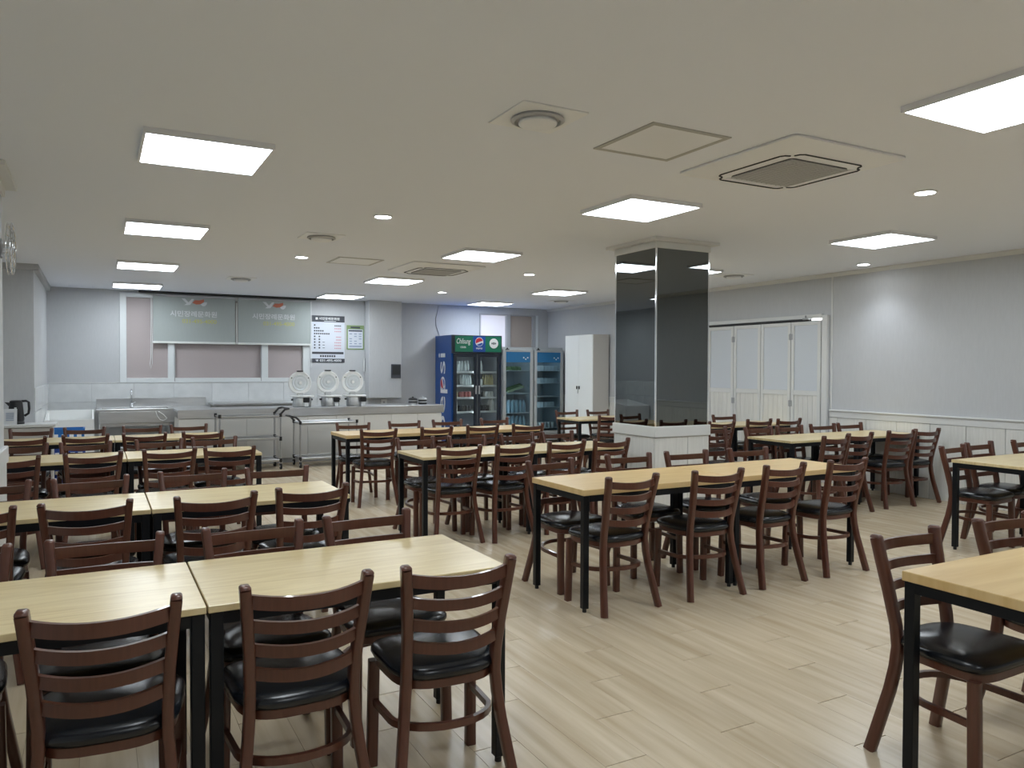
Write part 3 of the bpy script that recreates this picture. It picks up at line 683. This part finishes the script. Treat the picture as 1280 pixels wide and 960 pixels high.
MB().add([(-.07,0,0),(.07,0,0),(.07,.035,.185),(-.07,.035,.185),(-.07,.003,0),(.07,.003,0),(.07,.038,.185),(-.07,.038,.185)],[(0,1,2,3),(4,7,6,5),(0,4,5,1),(1,5,6,2),(2,6,7,3),(3,7,4,0)]).build('card', 'print_white', cdn)
for k in range(5): zz = .13-.02*k; yy = zz/.185*.035; MB().box(-.04,.04,yy-.0025,yy+.001,zz,zz+.010).build('print_line', 'poster_blueink', cdn)
# ---- serving carts
def cart(x0, x1, y0, y1, zs, zt, hand, label):
    t = thing('serving_cart', label, 'cart', (0,0,0), 0, 'steel serving carts')
    for x in (x0, x1):
        for y in (y0, y1):
            p = MB().cyl((x, y, .11), .014, zt-.11, 12).build('post', 'aluminium', t, 40)
            MB().cyl((x, y, zt-.03), .021, .05, 12).build('cap', 'black_plastic', p, 40)
            for z in zs[:-1]: MB().cyl((x, y, z-.03), .020, .06, 12).build('joint', 'black_plastic', p, 40)
            wv = MB().cyl((x-.012, y, .045), .045, .024, 18, 'x').build('wheel', 'rubber', t, 40)
            MB().cyl((x-.014, y, .045), .015, .028, 12, 'x').build('hub', 'shelf_white', wv, 40)
            MB().box(x-.02, x+.02, y-.015, y+.015, .088, .115).build('caster_fork', 'steel', wv)
    for z in zs:
        MB().cbox(x0+.014, x1-.014, y0+.014, y1-.014, z-.02, z, .003).build('shelf', 'aluminium', t)
        r = MB()
        for y in (y0, y1): r.tube([(x0, y, z+.012), (x1, y, z+.012)], .010, 8, Z)
        for x in (x0, x1): r.tube([(x, y0, z+.012), (x, y1, z+.012)], .010, 8, Z)
        r.build('rail', 'aluminium', t, 40)
    xh = x1 if hand > 0 else x0
    MB().tube([(xh, y0, zt+.01), (xh+hand*.06, y0, zt+.075), (xh+hand*.115, y0, zt+.085), (xh+hand*.115, y1, zt+.085), (xh+hand*.06, y1, zt+.075), (xh, y1, zt+.01)], .015, 8, Z).build('push_handle', 'black_plastic', t, 50)
cart(1.53, 2.37, 11.45, 11.88, (.13,.45,.775), .80, 1, 'three shelf steel serving cart with black push handle on its right')
cart(2.66, 3.52, 11.47, 11.90, (.13,.655), .675, -1, 'lower two shelf steel serving cart with handle on its left')
# ---- roller blinds with printed name
def blind(x0, x1, zb_, label, cord):
    y = YB-.055; t = thing('roller_blind', label, 'blind', (0,0,0), 0, 'printed roller blinds')
    MB().cyl((x0, y, 2.685), .022, x1-x0, 14, 'x').build('roller', 'grey_frame', t, 40)
    MB().box(x0, x1, y-.003, y+.003, zb_, 2.685).build('fabric', 'blind', t)
    MB().cbox(x0-.005, x1+.005, y-.012, y+.012, zb_-.035, zb_, .004).build('bottom_bar', 'blind_bar', t)
    c = (x0+x1)/2; yy = y-.0045
    text('lettering', '시민장례문화원', (c-.02, yy, 2.385), X, Z, .73, 'print_white', t, .10)
    text('lettering', '031-495-4000', (c+.07, yy, 2.262), X, Z, .54, 'print_yellow', t, .07)
    k = .40; o = (c-.01-.5*k, yy, 2.53)
    L1 = [(0,.27),(.14,.27),(.27,.12),(.40,.27),(.50,.27),(.34,.02),(.22,0),(.10,.0),(.20,.07)]
    L2 = [(.42,.10),(.52,.22),(.70,.22),(.88,.27),(.88,.16),(.74,.06),(.58,.04)]
    L3 = [(.74,.05),(.90,.15),(1.0,.15),(.98,.05),(.90,-.02),(.82,-.02)]
    MB().prism([(a*k,b_*k) for a,b_ in L1], o, X, Z, (0,1,0), .001).build('emblem', 'print_white', t)
    MB().prism([(a*k,b_*k) for a,b_ in L2], o, X, Z, (0,1,0), .001).build('emblem', 'print_red', t)
    MB().prism([(a*k,b_*k) for a,b_ in L3], o, X, Z, (0,1,0), .001).build('emblem', 'print_white', t)
    if cord < 1: MB().cbox(x1+.012, x1+.032, y-.008, y+.004, zb_-.03, 2.60, .002).build('edge_rod', 'blind_bar', t)
    xc = cord; MB().tube([(xc, y-.01, 2.68), (xc, y-.01, 1.55), (xc-.02, y-.01, 1.46), (xc-.035, y-.01, 1.55), (xc-.02, y-.01, 1.66), (xc-.012, y-.01, 2.68)], .0045, 6).build('pull_cord', 'shelf_white', t, 50)
blind(.83, 2.115, 1.92, 'grey green roller blind with printed name, left of the pair', .815)
blind(2.16, 3.405, 1.92, 'grey green roller blind with printed name, right of the pair', 3.425)
tag(MB().cbox(.62, 3.50, YB-.10, YB-.0, 2.712, ZC, .004).build('blind_rail', 'dark_slot'), 'dark rail at the ceiling above the two blinds', 'rail')
# ---- menu poster and green notice
mp = thing('menu_poster', 'white menu poster with dark bands, prices and phone number', 'poster')
px0, px1, pz0, pz1 = 3.425, 4.045, 1.585, 2.44; py = YB-.008
MB().box(px0, px1, py, YB-.001, pz0, pz1).build('sheet', 'poster_white', mp)
MB().box(px0, px1, py-.002, py, pz1-.115, pz1).build('title_band', 'poster_dark', mp)
MB().box(px0, px1, py-.002, py, pz0, pz0+.072).build('phone_band', 'poster_dark', mp)
MB().cbox(px0+.02, px1-.02, py-.0025, py, pz0+.155, pz0+.195, .001).build('note_band', 'poster_dark', mp)
text('lettering', '시민장례문화원', (px0+.335, py-.003, pz1-.053), X, Z, .38, 'letter_white', mp, .05)
text('lettering', '☎', (px0+.11, py-.003, pz0+.037), X, Z, .055, 'letter_white', mp, .042)
text('lettering', '031-495-4000', (px0+.36, py-.003, pz0+.037), X, Z, .40, 'letter_white', mp, .042)
MB().box(px0+.085, px0+.125, py-.003, py-.002, pz1-.075, pz1-.035).build('title_mark', 'letter_white', mp)
MB().box(px0+.24, px0+.46, py-.003, py-.002, pz1-.102, pz1-.094).build('title_underline', 'letter_white', mp)
rowsP = [(1,.0),(3,.1),(5,.1),(8,.1),(0,.2),(0,.2),(0,.3),(0,.3),(0,.3)]
for i, (n, _) in enumerate(rowsP):
    zz = pz1-.175-i*.0515; f = MB()
    if n: 
        for j in range(n): f.box(px0+.055+j*.037, px0+.081+j*.037, py-.002, py, zz-.013, zz+.013)
    else:
        for xo in (.055,.14): f.box(px0+xo, px0+xo+.026, py-.002, py, zz-.013, zz+.013)
        if i > 5: f.box(px0+.21, px0+.25, py-.002, py, zz-.005, zz+.005)
    f.build('menu_line', 'poster_ink', mp)
    if i != 3:
        wd = .13 if i not in (4,5) else .10
        f = MB()
        for j in range(5): f.box(px1-.06-wd+j*wd/5, px1-.06-wd+(j+.72)*wd/5, py-.002, py, zz-.016, zz+.004)
        f.build('price', 'poster_pink' if i else 'poster_ink', mp)
f = MB()
for j in range(7): f.box(px0+.165+j*.042, px0+.195+j*.042, py-.002, py, pz0+.10, pz0+.135)
f.build('note_line', 'poster_ink', mp)
nt_ = thing('notice', 'small green bordered notice right of the menu poster', 'notice')
MB().box(4.085, 4.415, YB-.008, YB-.001, 1.83, 2.28).build('board', 'notice_green', nt_); MB().box(4.108, 4.392, YB-.010, YB-.008, 1.85, 2.205).build('sheet', 'poster_white', nt_)
f = MB(); f.box(4.12, 4.38, YB-.0115, YB-.010, 2.165, 2.19)
f.build('heading', 'poster_ink', nt_)
MB().box(4.16,4.34,YB-.0095,YB-.008,2.225,2.255).build('title', 'poster_ink', nt_)
f = MB()
for r in range(5):
    for c in range(3):
        if (r*3+c) % 4 != 3: f.box(4.135+c*.09, 4.135+c*.09+.05, YB-.0115, YB-.010, 2.11-r*.045, 2.13-r*.045)
f.box(4.13,4.37,YB-.0115,YB-.010,1.875,1.905); tag(f.build('table_print', 'poster_blueink', nt_), kind='stuff')
# ---- small wall fittings
t = thing('wall_phone', 'white door phone handset hanging beside the notice', 'phone'); MB().cbox(4.415,4.455,YB-.035,YB-.0,1.43,1.67,.006).build('cradle','black_plastic',t); MB().cbox(4.395,4.418,YB-.06,YB-.02,1.42,1.68,.008).build('handset','shelf_white',t)
t = thing('control_panel', 'dark control panel on the boxed column', 'panel'); MB().cbox(4.855,5.045,YB-.285,YB-.26,1.30,1.56,.006).build('housing','poster_dark',t); MB().box(4.875,5.025,YB-.287,YB-.285,1.36,1.54).build('screen','dark_slot',t)
t = thing('socket', 'white wall socket above the steel counter', 'socket'); MB().cbox(4.74,4.86,YB-.02,YB,.78,.90,.005).build('plate','shelf_white',t); MB().cyl((4.80,YB-.022,.84),.02,.004,12,'y').build('outlet','grey_frame',t)
tag(MB().tube([(5.92,YB-.012,2.72),(5.90,YB-.012,2.60),(5.86,YB-.012,2.45),(5.87,YB-.012,2.32),(5.92,YB-.012,2.20),(5.95,YB-.012,2.10),(5.95,YB-.012,1.9)],.006,6).build('wall_cable','cable',None,60), 'thin grey cable running down to the blue cooler', 'cable')

# ---- drinks in coolers
BOT = {}
def bottle(kind, x, y, z, label, group):
    if kind not in BOT:
        prof = {'can':[(.030,0),(.033,.006),(.033,.105),(.028,.115),(.0001,.115)],
                'glass':[(.030,0),(.031,.005),(.031,.12),(.014,.165),(.012,.205),(.0001,.206)],
                'jar':[(.036,0),(.037,.005),(.037,.08),(.03,.095),(.03,.11),(.0001,.111)],
                'pet':[(.040,0),(.042,.01),(.042,.17),(.016,.225),(.015,.25),(.0001,.251)]}[kind[0]]
        BOT[kind] = MB().lathe((0,0,0), prof, 10).mesh('bottle', kind[1], 50)
    o = link('bottle' if kind[0] != 'can' else 'drink_can', BOT[kind]); o.location = (x,y,z)
    return tag(o, label, 'bottle' if kind[0] != 'can' else 'can', group)
# ---- tall blue two-door drinks cooler
FX0, FX1, FY0, FY1, FZ = 5.85, 6.89, 13.10, YB-.03, 2.115
co = thing('drinks_cooler', 'tall blue two door drinks cooler with green and blue header', 'fridge')
f = MB(); f.box(FX0, FX0+.05, FY0+.06, FY1, .05, FZ).box(FX1-.05, FX1, FY0+.06, FY1, .05, FZ).box(FX0+.05, FX1-.05, FY1-.05, FY1, .05, FZ).box(FX0+.05, FX1-.05, FY0+.06, FY1-.05, FZ-.06, FZ).box(FX0+.05, FX1-.05, FY0+.06, FY1-.05, .05, .33)
body = f.build('body', 'cooler_blue', co)
f = MB(); f.box(FX0+.05,FX0+.056,FY0+.07,FY1-.056,.33,FZ-.06).box(FX1-.056,FX1-.05,FY0+.07,FY1-.056,.33,FZ-.06).box(FX0+.05,FX1-.05,FY1-.056,FY1-.05,.33,FZ-.06).build('lining','cooler_inside',co)
MB().cbox(FX0, FX1, FY0, FY0+.06, .05, .34, .004).build('kick_panel', 'cooler_navy', co)
for x in (FX0+.05, FX1-.11):
    for y in (FY0+.08, FY1-.14): MB().cyl((x+.03,y+.03,0), .025, .05, 12).build('foot', 'rubber', co)
hz0, hz1 = 1.79, FZ
MB().cbox(FX0, FX1, FY0, FY0+.06, hz0-.02, hz1, .004).build('header_frame', 'cooler_navy', co)
hx = [FX0+.05, FX0+.42, FX0+.68, FX1-.02]
for (a, c_), m in zip(zip(hx[:-1], hx[1:]), ('cooler_green','sign_blue','cooler_green')): MB().box(a, c_, FY0-.006, FY0, hz0+.01, hz1-.02).build('header_panel', m, co)
yy = FY0-.0085
text('lettering', 'Chilsung', (FX0+.225, yy, 1.985), X, Z, .29, 'letter_white', co, .13, bold=.006, shear=.3); text('lettering', 'CIDER', (FX0+.215, yy, 1.885), X, Z, .12, 'letter_white', co, .035)
def globe(o, a, b_, nrm, r, par):
    n = 28; pt_ = lambda f0, f1: [(r*.9*math.cos(f0+(f1-f0)*i/n), r*.9*math.sin(f0+(f1-f0)*i/n)) for i in range(n+1)]
    MB().prism([(r*math.cos(2*math.pi*i/n), r*math.sin(2*math.pi*i/n)) for i in range(n)], o, a, b_, nrm, .001).build('emblem', 'letter_white', par)
    o2 = Vector(o)+Vector(nrm)*.0015
    top = pt_(math.radians(15), math.radians(200)); wave = [(-.3*r,-.12*r),(.1*r,.05*r),(.45*r,.15*r)]
    MB().prism(top+wave, o2, a, b_, nrm, .001).build('emblem', 'letter_red', par)
    bot = pt_(math.radians(225), math.radians(345)); MB().prism(bot+[(.5*r,-.22*r),(.1*r,-.38*r),(-.25*r,-.5*r)], o2, a, b_, nrm, .001).build('emblem', 'letter_blue', par)
globe((FX0+.55, yy, 1.99), X, Z, (0,-1,0), .085, co); text('lettering', 'PEPSI', (FX0+.55, yy, 1.865), X, Z, .13, 'letter_white', co, .03)
n = 28; MB().prism([(.095*math.cos(2*math.pi*i/n), .095*math.sin(2*math.pi*i/n)) for i in range(n)], (FX0+.86, yy, 1.965), X, Z, (0,-1,0), .001).build('emblem', 'letter_white', co)
f = MB()
for j, (w_, h_) in enumerate(((.03,.03),(.05,.045),(.03,.03))): f.box(FX0+.81+j*.035, FX0+.835+j*.035, yy-.003, yy-.001, 1.965-h_/2, 1.965+h_/2)
f.build('emblem_print', 'poster_ink', co)
# side lettering, reading upwards
sxp = FX0-.0025; ym = (FY0+FY1)/2+.03
text('lettering', 'pepsi', (sxp, ym, 1.02), (0,0,1), (0,1,0), 1.52, 'letter_white', body, .42, bold=.004)
globe((sxp-.001, ym+.02, 1.20), (0,0,1), (0,1,0), (-1,0,0), .105, body)
mid = (FX0+FX1)/2
for k, (x0, x1) in enumerate(((FX0+.03, mid-.004), (mid+.004, FX1-.03))):
    f = MB(); z0, z1 = .345, 1.765
    f.cbox(x0, x0+.06, FY0+.004, FY0+.045, z0, z1, .003).cbox(x1-.06, x1, FY0+.004, FY0+.045, z0, z1, .003).cbox(x0+.06, x1-.06, FY0+.004, FY0+.045, z1-.06, z1, .003).cbox(x0+.06, x1-.06, FY0+.004, FY0+.045, z0, z0+.06, .003)
    d = f.build('door', 'cooler_navy', co); MB().box(x0+.06, x1-.06, FY0+.018, FY0+.026, z0+.06, z1-.06).build('pane', 'clear_glass', d)
    xh = x1-.045 if k == 0 else x0+.015; MB().cbox(xh, xh+.03, FY0-.012, FY0+.004, 1.0, 1.16, .004).build('handle', 'grey_frame', d)
for x in (FX0+.06, mid-.03): MB().cbox(x, x+.022, FY0+.07, FY0+.095, .42, 1.74, .004).build('lamp_strip', 'case_lamp', co)
SHZ = [.66, .93, 1.16, 1.42]
for z in SHZ:
    for x0, x1 in ((FX0+.06, mid-.005), (mid+.005, FX1-.06)):
        s_ = MB().box(x0, x1, FY0+.12, FY1-.08, z-.008, z).build('shelf', 'shelf_white', co); MB().cbox(x0, x1, FY0+.105, FY0+.12, z-.025, z+.012, .002).build('price_rail', 'shelf_white', s_)
def fill(kind, z, x0, x1, n, nm, shelf, cooler, yf, two=True):
    for j in range(n):
        for r in range(2 if two else 1):
            bottle(kind, x0+(x1-x0)*(j+.5)/n, yf+r*.10, z, f'{nm} on the {shelf} shelf of the {cooler}', f'{nm}s on the {shelf} shelf of the {cooler}')
cl, yf = 'blue drinks cooler', FY0+.19
La, Lb, Ra, Rb = FX0+.10, mid-.05, mid+.05, FX1-.10
fill(('glass','bottle_clear'), 1.42, La+.10, Lb-.04, 4, 'clear bottle', 'top left', cl, yf); fill(('glass','bottle_clear'), 1.42, Ra, Ra+.16, 2, 'clear bottle', 'top right', cl, yf)
fill(('can','bottle_red'), 1.16, La, La+.08, 1, 'reddish can', 'second left', cl, yf); fill(('glass','bottle_clear'), 1.16, La+.18, Lb, 4, 'clear bottle', 'second left', cl, yf)
fill(('can','bottle_white'), 1.16, Ra, Ra+.16, 2, 'pale can', 'second right', cl, yf); fill(('glass','bottle_yellow'), 1.16, Ra+.19, Rb, 4, 'yellow bottle', 'second right', cl, yf)
fill(('jar','bottle_yellow'), .93, La, La+.10, 1, 'yellowish jar', 'third left', cl, yf); fill(('jar','bottle_red'), .93, La+.15, Lb, 3, 'red jar', 'third left', cl, yf)
fill(('can','bottle_dark'), .93, Ra, Ra+.16, 2, 'dark can', 'third right', cl, yf); fill(('jar','bottle_white'), .93, Ra+.20, Rb, 3, 'white jar', 'third right', cl, yf)
fill(('pet','bottle_white'), .66, La, La+.09, 1, 'white bottle', 'bottom left', cl, yf); fill(('can','bottle_dark'), .66, La+.12, Lb, 4, 'dark can', 'bottom left', cl, yf)
fill(('can','bottle_dark'), .66, Ra, Rb-.08, 4, 'dark can', 'bottom right', cl, yf); fill(('pet','bottle_white'), .66, Rb-.06, Rb+.03, 1, 'white bottle', 'bottom right', cl, yf)
# ---- two glass door fridges
def gfridge(x0, x1, label, shelves):
    t = thing('glass_fridge', label, 'fridge', (0,0,0), 0, 'silver glass door fridges'); y0, y1, zt_ = 13.08, YB-.08, 1.905
    f = MB(); f.box(x0,x0+.035,y0+.05,y1,.06,zt_).box(x1-.035,x1,y0+.05,y1,.06,zt_).box(x0+.035,x1-.035,y1-.035,y1,.06,zt_).box(x0+.035,x1-.035,y0+.05,y1-.035,zt_-.05,zt_).box(x0+.035,x1-.035,y0+.05,y1-.035,.06,.18); f.build('body','fridge_silver',t)
    f = MB(); f.box(x0+.035,x0+.04,y0+.06,y1-.04,.18,zt_-.05).box(x1-.04,x1-.035,y0+.06,y1-.04,.18,zt_-.05).box(x0+.035,x1-.035,y1-.04,y1-.035,.18,zt_-.05).build('lining','fridge_inside',t)
    f = MB(); a,b_ = y0+.002, y0+.046
    f.cbox(x0+.006,x0+.07,a,b_,.19,1.86,.004).cbox(x1-.07,x1-.006,a,b_,.19,1.86,.004).cbox(x0+.07,x1-.07,a,b_,1.81,1.86,.004).cbox(x0+.07,x1-.07,a,b_,.19,.25,.004); d = f.build('door','fridge_silver',t)
    MB().box(x0+.07,x1-.07,y0+.012,y0+.022,.25,1.61).build('pane','tint_glass',d); MB().box(x0+.07,x1-.07,y0+.006,y0+.03,1.61,1.81).build('header_panel','fridge_header',d)
    f = MB()
    for q in range(3): f.cyl((x1-.22+q*.045, y0+.002, 1.70-.03*(q%2)), .014, .004, 12, 'y')
    f.build('header_print','letter_white',d)
    MB().cbox(x0+.012,x0+.032,y0-.025,y0+.002,.95,1.25,.005).build('handle','grey_frame',d)
    MB().cyl((x0+.09,y0-.006,1.86),.014,.03,10).cbox(x0+.05,x0+.13,y0-.012,y0+.002,1.85,1.866,.002).build('hinge','black_plastic',t,40)
    MB().cbox(x0+.01,x1-.01,y0+.01,y0+.05,.06,.18,.004).build('kick_panel','grey_frame',t)
    for x in (x0+.04,x1-.10):
        for y in (y0+.07,y1-.12): MB().cyl((x+.03,y+.03,0),.02,.06,10).build('foot','rubber',t)
    MB().cbox(x0+.06, x1-.06, y0+.056, y0+.085, zt_-.085, zt_-.055, .004).build('lamp_strip', 'case_lamp', t); MB().cbox(x0+.042, x0+.062, y0+.056, y0+.076, .3, 1.75, .004).build('lamp_strip', 'case_lamp', t)
    for z in shelves: MB().box(x0+.042,x1-.042,y0+.09,y1-.045,z-.012,z).build('shelf','shelf_white',t)
    return y0
gfridge(6.905, 7.585, 'silver glass door fridge next to the blue cooler, greens inside', (.30,.74,1.02,1.48)[0:1]+(1.0,1.45)+(.62,))
gfridge(7.60, 8.285, 'silver glass door fridge beside the white cabinet, white packs inside', (.30,.72,.93,1.20,1.45))
gy = 13.25
for j in range(4):
    tag(MB().sweep([(7.02+.11*j,gy,1.48),(7.05+.11*j,gy+.1,1.50),(7.03+.11*j,gy+.25,1.49)], [(-.04,-.03),(.04,-.03),(.05,.04),(-.05,.04)], X).build('leafy_vegetable','veg_green',None,60), 'bunch of dark greens on the top shelf of the left glass fridge', 'vegetable', 'greens in the left glass fridge')
for j in range(3):
    tag(MB().sweep([(7.12-.02*j,gy+.02+.07*j,1.03+.015*j),(7.30,gy+.05+.07*j,1.08+.02*j),(7.47,gy+.03+.07*j,1.13+.02*j)], [(-.025,-.02),(.025,-.02),(.028,.02),(-.028,.02)], Y).build('green_stalks','veg_pale' if j == 0 else 'veg_green',None,60), 'long green stalks slanting on the middle shelf of the left fridge', 'vegetable', 'stalks in the left glass fridge')
fill(('pet','water_blue'), .62, 6.99, 7.50, 6, 'pale blue bottle', 'lower', 'left glass fridge', gy); fill(('pet','water_blue'), .30, 6.99, 7.50, 6, 'pale blue bottle', 'lowest', 'left glass fridge', gy)
fm = MB().cbox(-.038,.038,-.04,.04,0,.095,.004).mesh('carton','pack_white')
for z, nm, n in ((1.45,'top',7),(1.20,'second',7),(.72,'fourth',6)):
    for j in range(n):
        o = link('carton', fm); o.location = (7.70+.076*1.02*j+(.02 if j > 2 else 0), gy, z); tag(o, f'small white carton on the {nm} shelf of the right glass fridge', 'carton', f'white cartons on the {nm} fridge shelf')
fill(('jar','bottle_white'), .30, 7.70, 8.18, 5, 'pale jar', 'lowest', 'right glass fridge', gy)
# ---- tall white cabinet against the right wall, doors facing left
kx0, kx1, ky0, ky1, kz = 8.03, XW-.04, 11.69, 12.62, 2.125
cb = thing('tall_cabinet', 'tall white two door metal cabinet against the right wall', 'cabinet')
MB().cbox(kx0+.02, kx1, ky0, ky1, .02, kz, .004).build('body', 'cabinet_side', cb)
MB().box(kx0+.05, kx1-.03, ky0+.03, ky1-.03, 0, .02).build('plinth', 'grey_frame', cb)
km = (ky0+ky1)/2
for k, (a, c_) in enumerate(((ky0+.004, km-.002), (km+.002, ky1-.004))):
    d = MB().cbox(kx0, kx0+.02, a, c_, .03, kz-.004, .003).build('door', 'white_paint', cb)
    yh = c_-.05 if k == 0 else a+.02
    MB().cbox(kx0-.018, kx0, yh, yh+.03, 1.10, 1.16, .004).build('handle', 'black_plastic', d)
tag(MB().tube([(kx0-.022, km-.02, 1.10),(kx0-.024, km-.018, 1.05),(kx0-.022, km-.012, 1.02)], .006, 6, Y).build('lock_tag', 'grey_frame', cb))
# ---- wall fan on the left pillar
fn = thing('wall_fan', 'silver wall fan on the pillar at the left edge', 'fan', (-.56, 6.10, 2.27))
MB().cbox(0, .02, -.05, .05, -.06, .06, .004).build('mount', 'grey_frame', fn)
MB().cyl((.02,0,0), .03, .03, 16, 'x').build('motor', 'chrome', fn, 40)
g = MB()
for r, xx in ((.17,.052),(.17,.075),(.12,.085),(.06,.09)): g.tube([(xx, r*math.cos(2*math.pi*i/28), r*math.sin(2*math.pi*i/28)) for i in range(28)], .004, 6, X, True)
for i in range(14):
    a = 2*math.pi*i/14; g.tube([(.088, .03*math.cos(a), .03*math.sin(a)), (.084, .12*math.cos(a), .12*math.sin(a)), (.052, .17*math.cos(a), .17*math.sin(a))], .0025, 5, X)
g.build('guard', 'chrome', fn, 60)
for i in range(4):
    a = math.pi/2*i; R = Matrix.Rotation(a, 3, 'X')
    MB().add([R @ Vector(p) for p in ((.058,.02,-.02),(.066,.14,-.055),(.072,.145,.04),(.068,.02,.02),(.060,.02,-.02),(.068,.14,-.055),(.074,.145,.04),(.070,.02,.02))], [(0,1,2,3),(4,7,6,5),(0,4,5,1),(1,5,6,2),(2,6,7,3),(3,7,4,0)]).build('blade', 'grey_frame', fn)
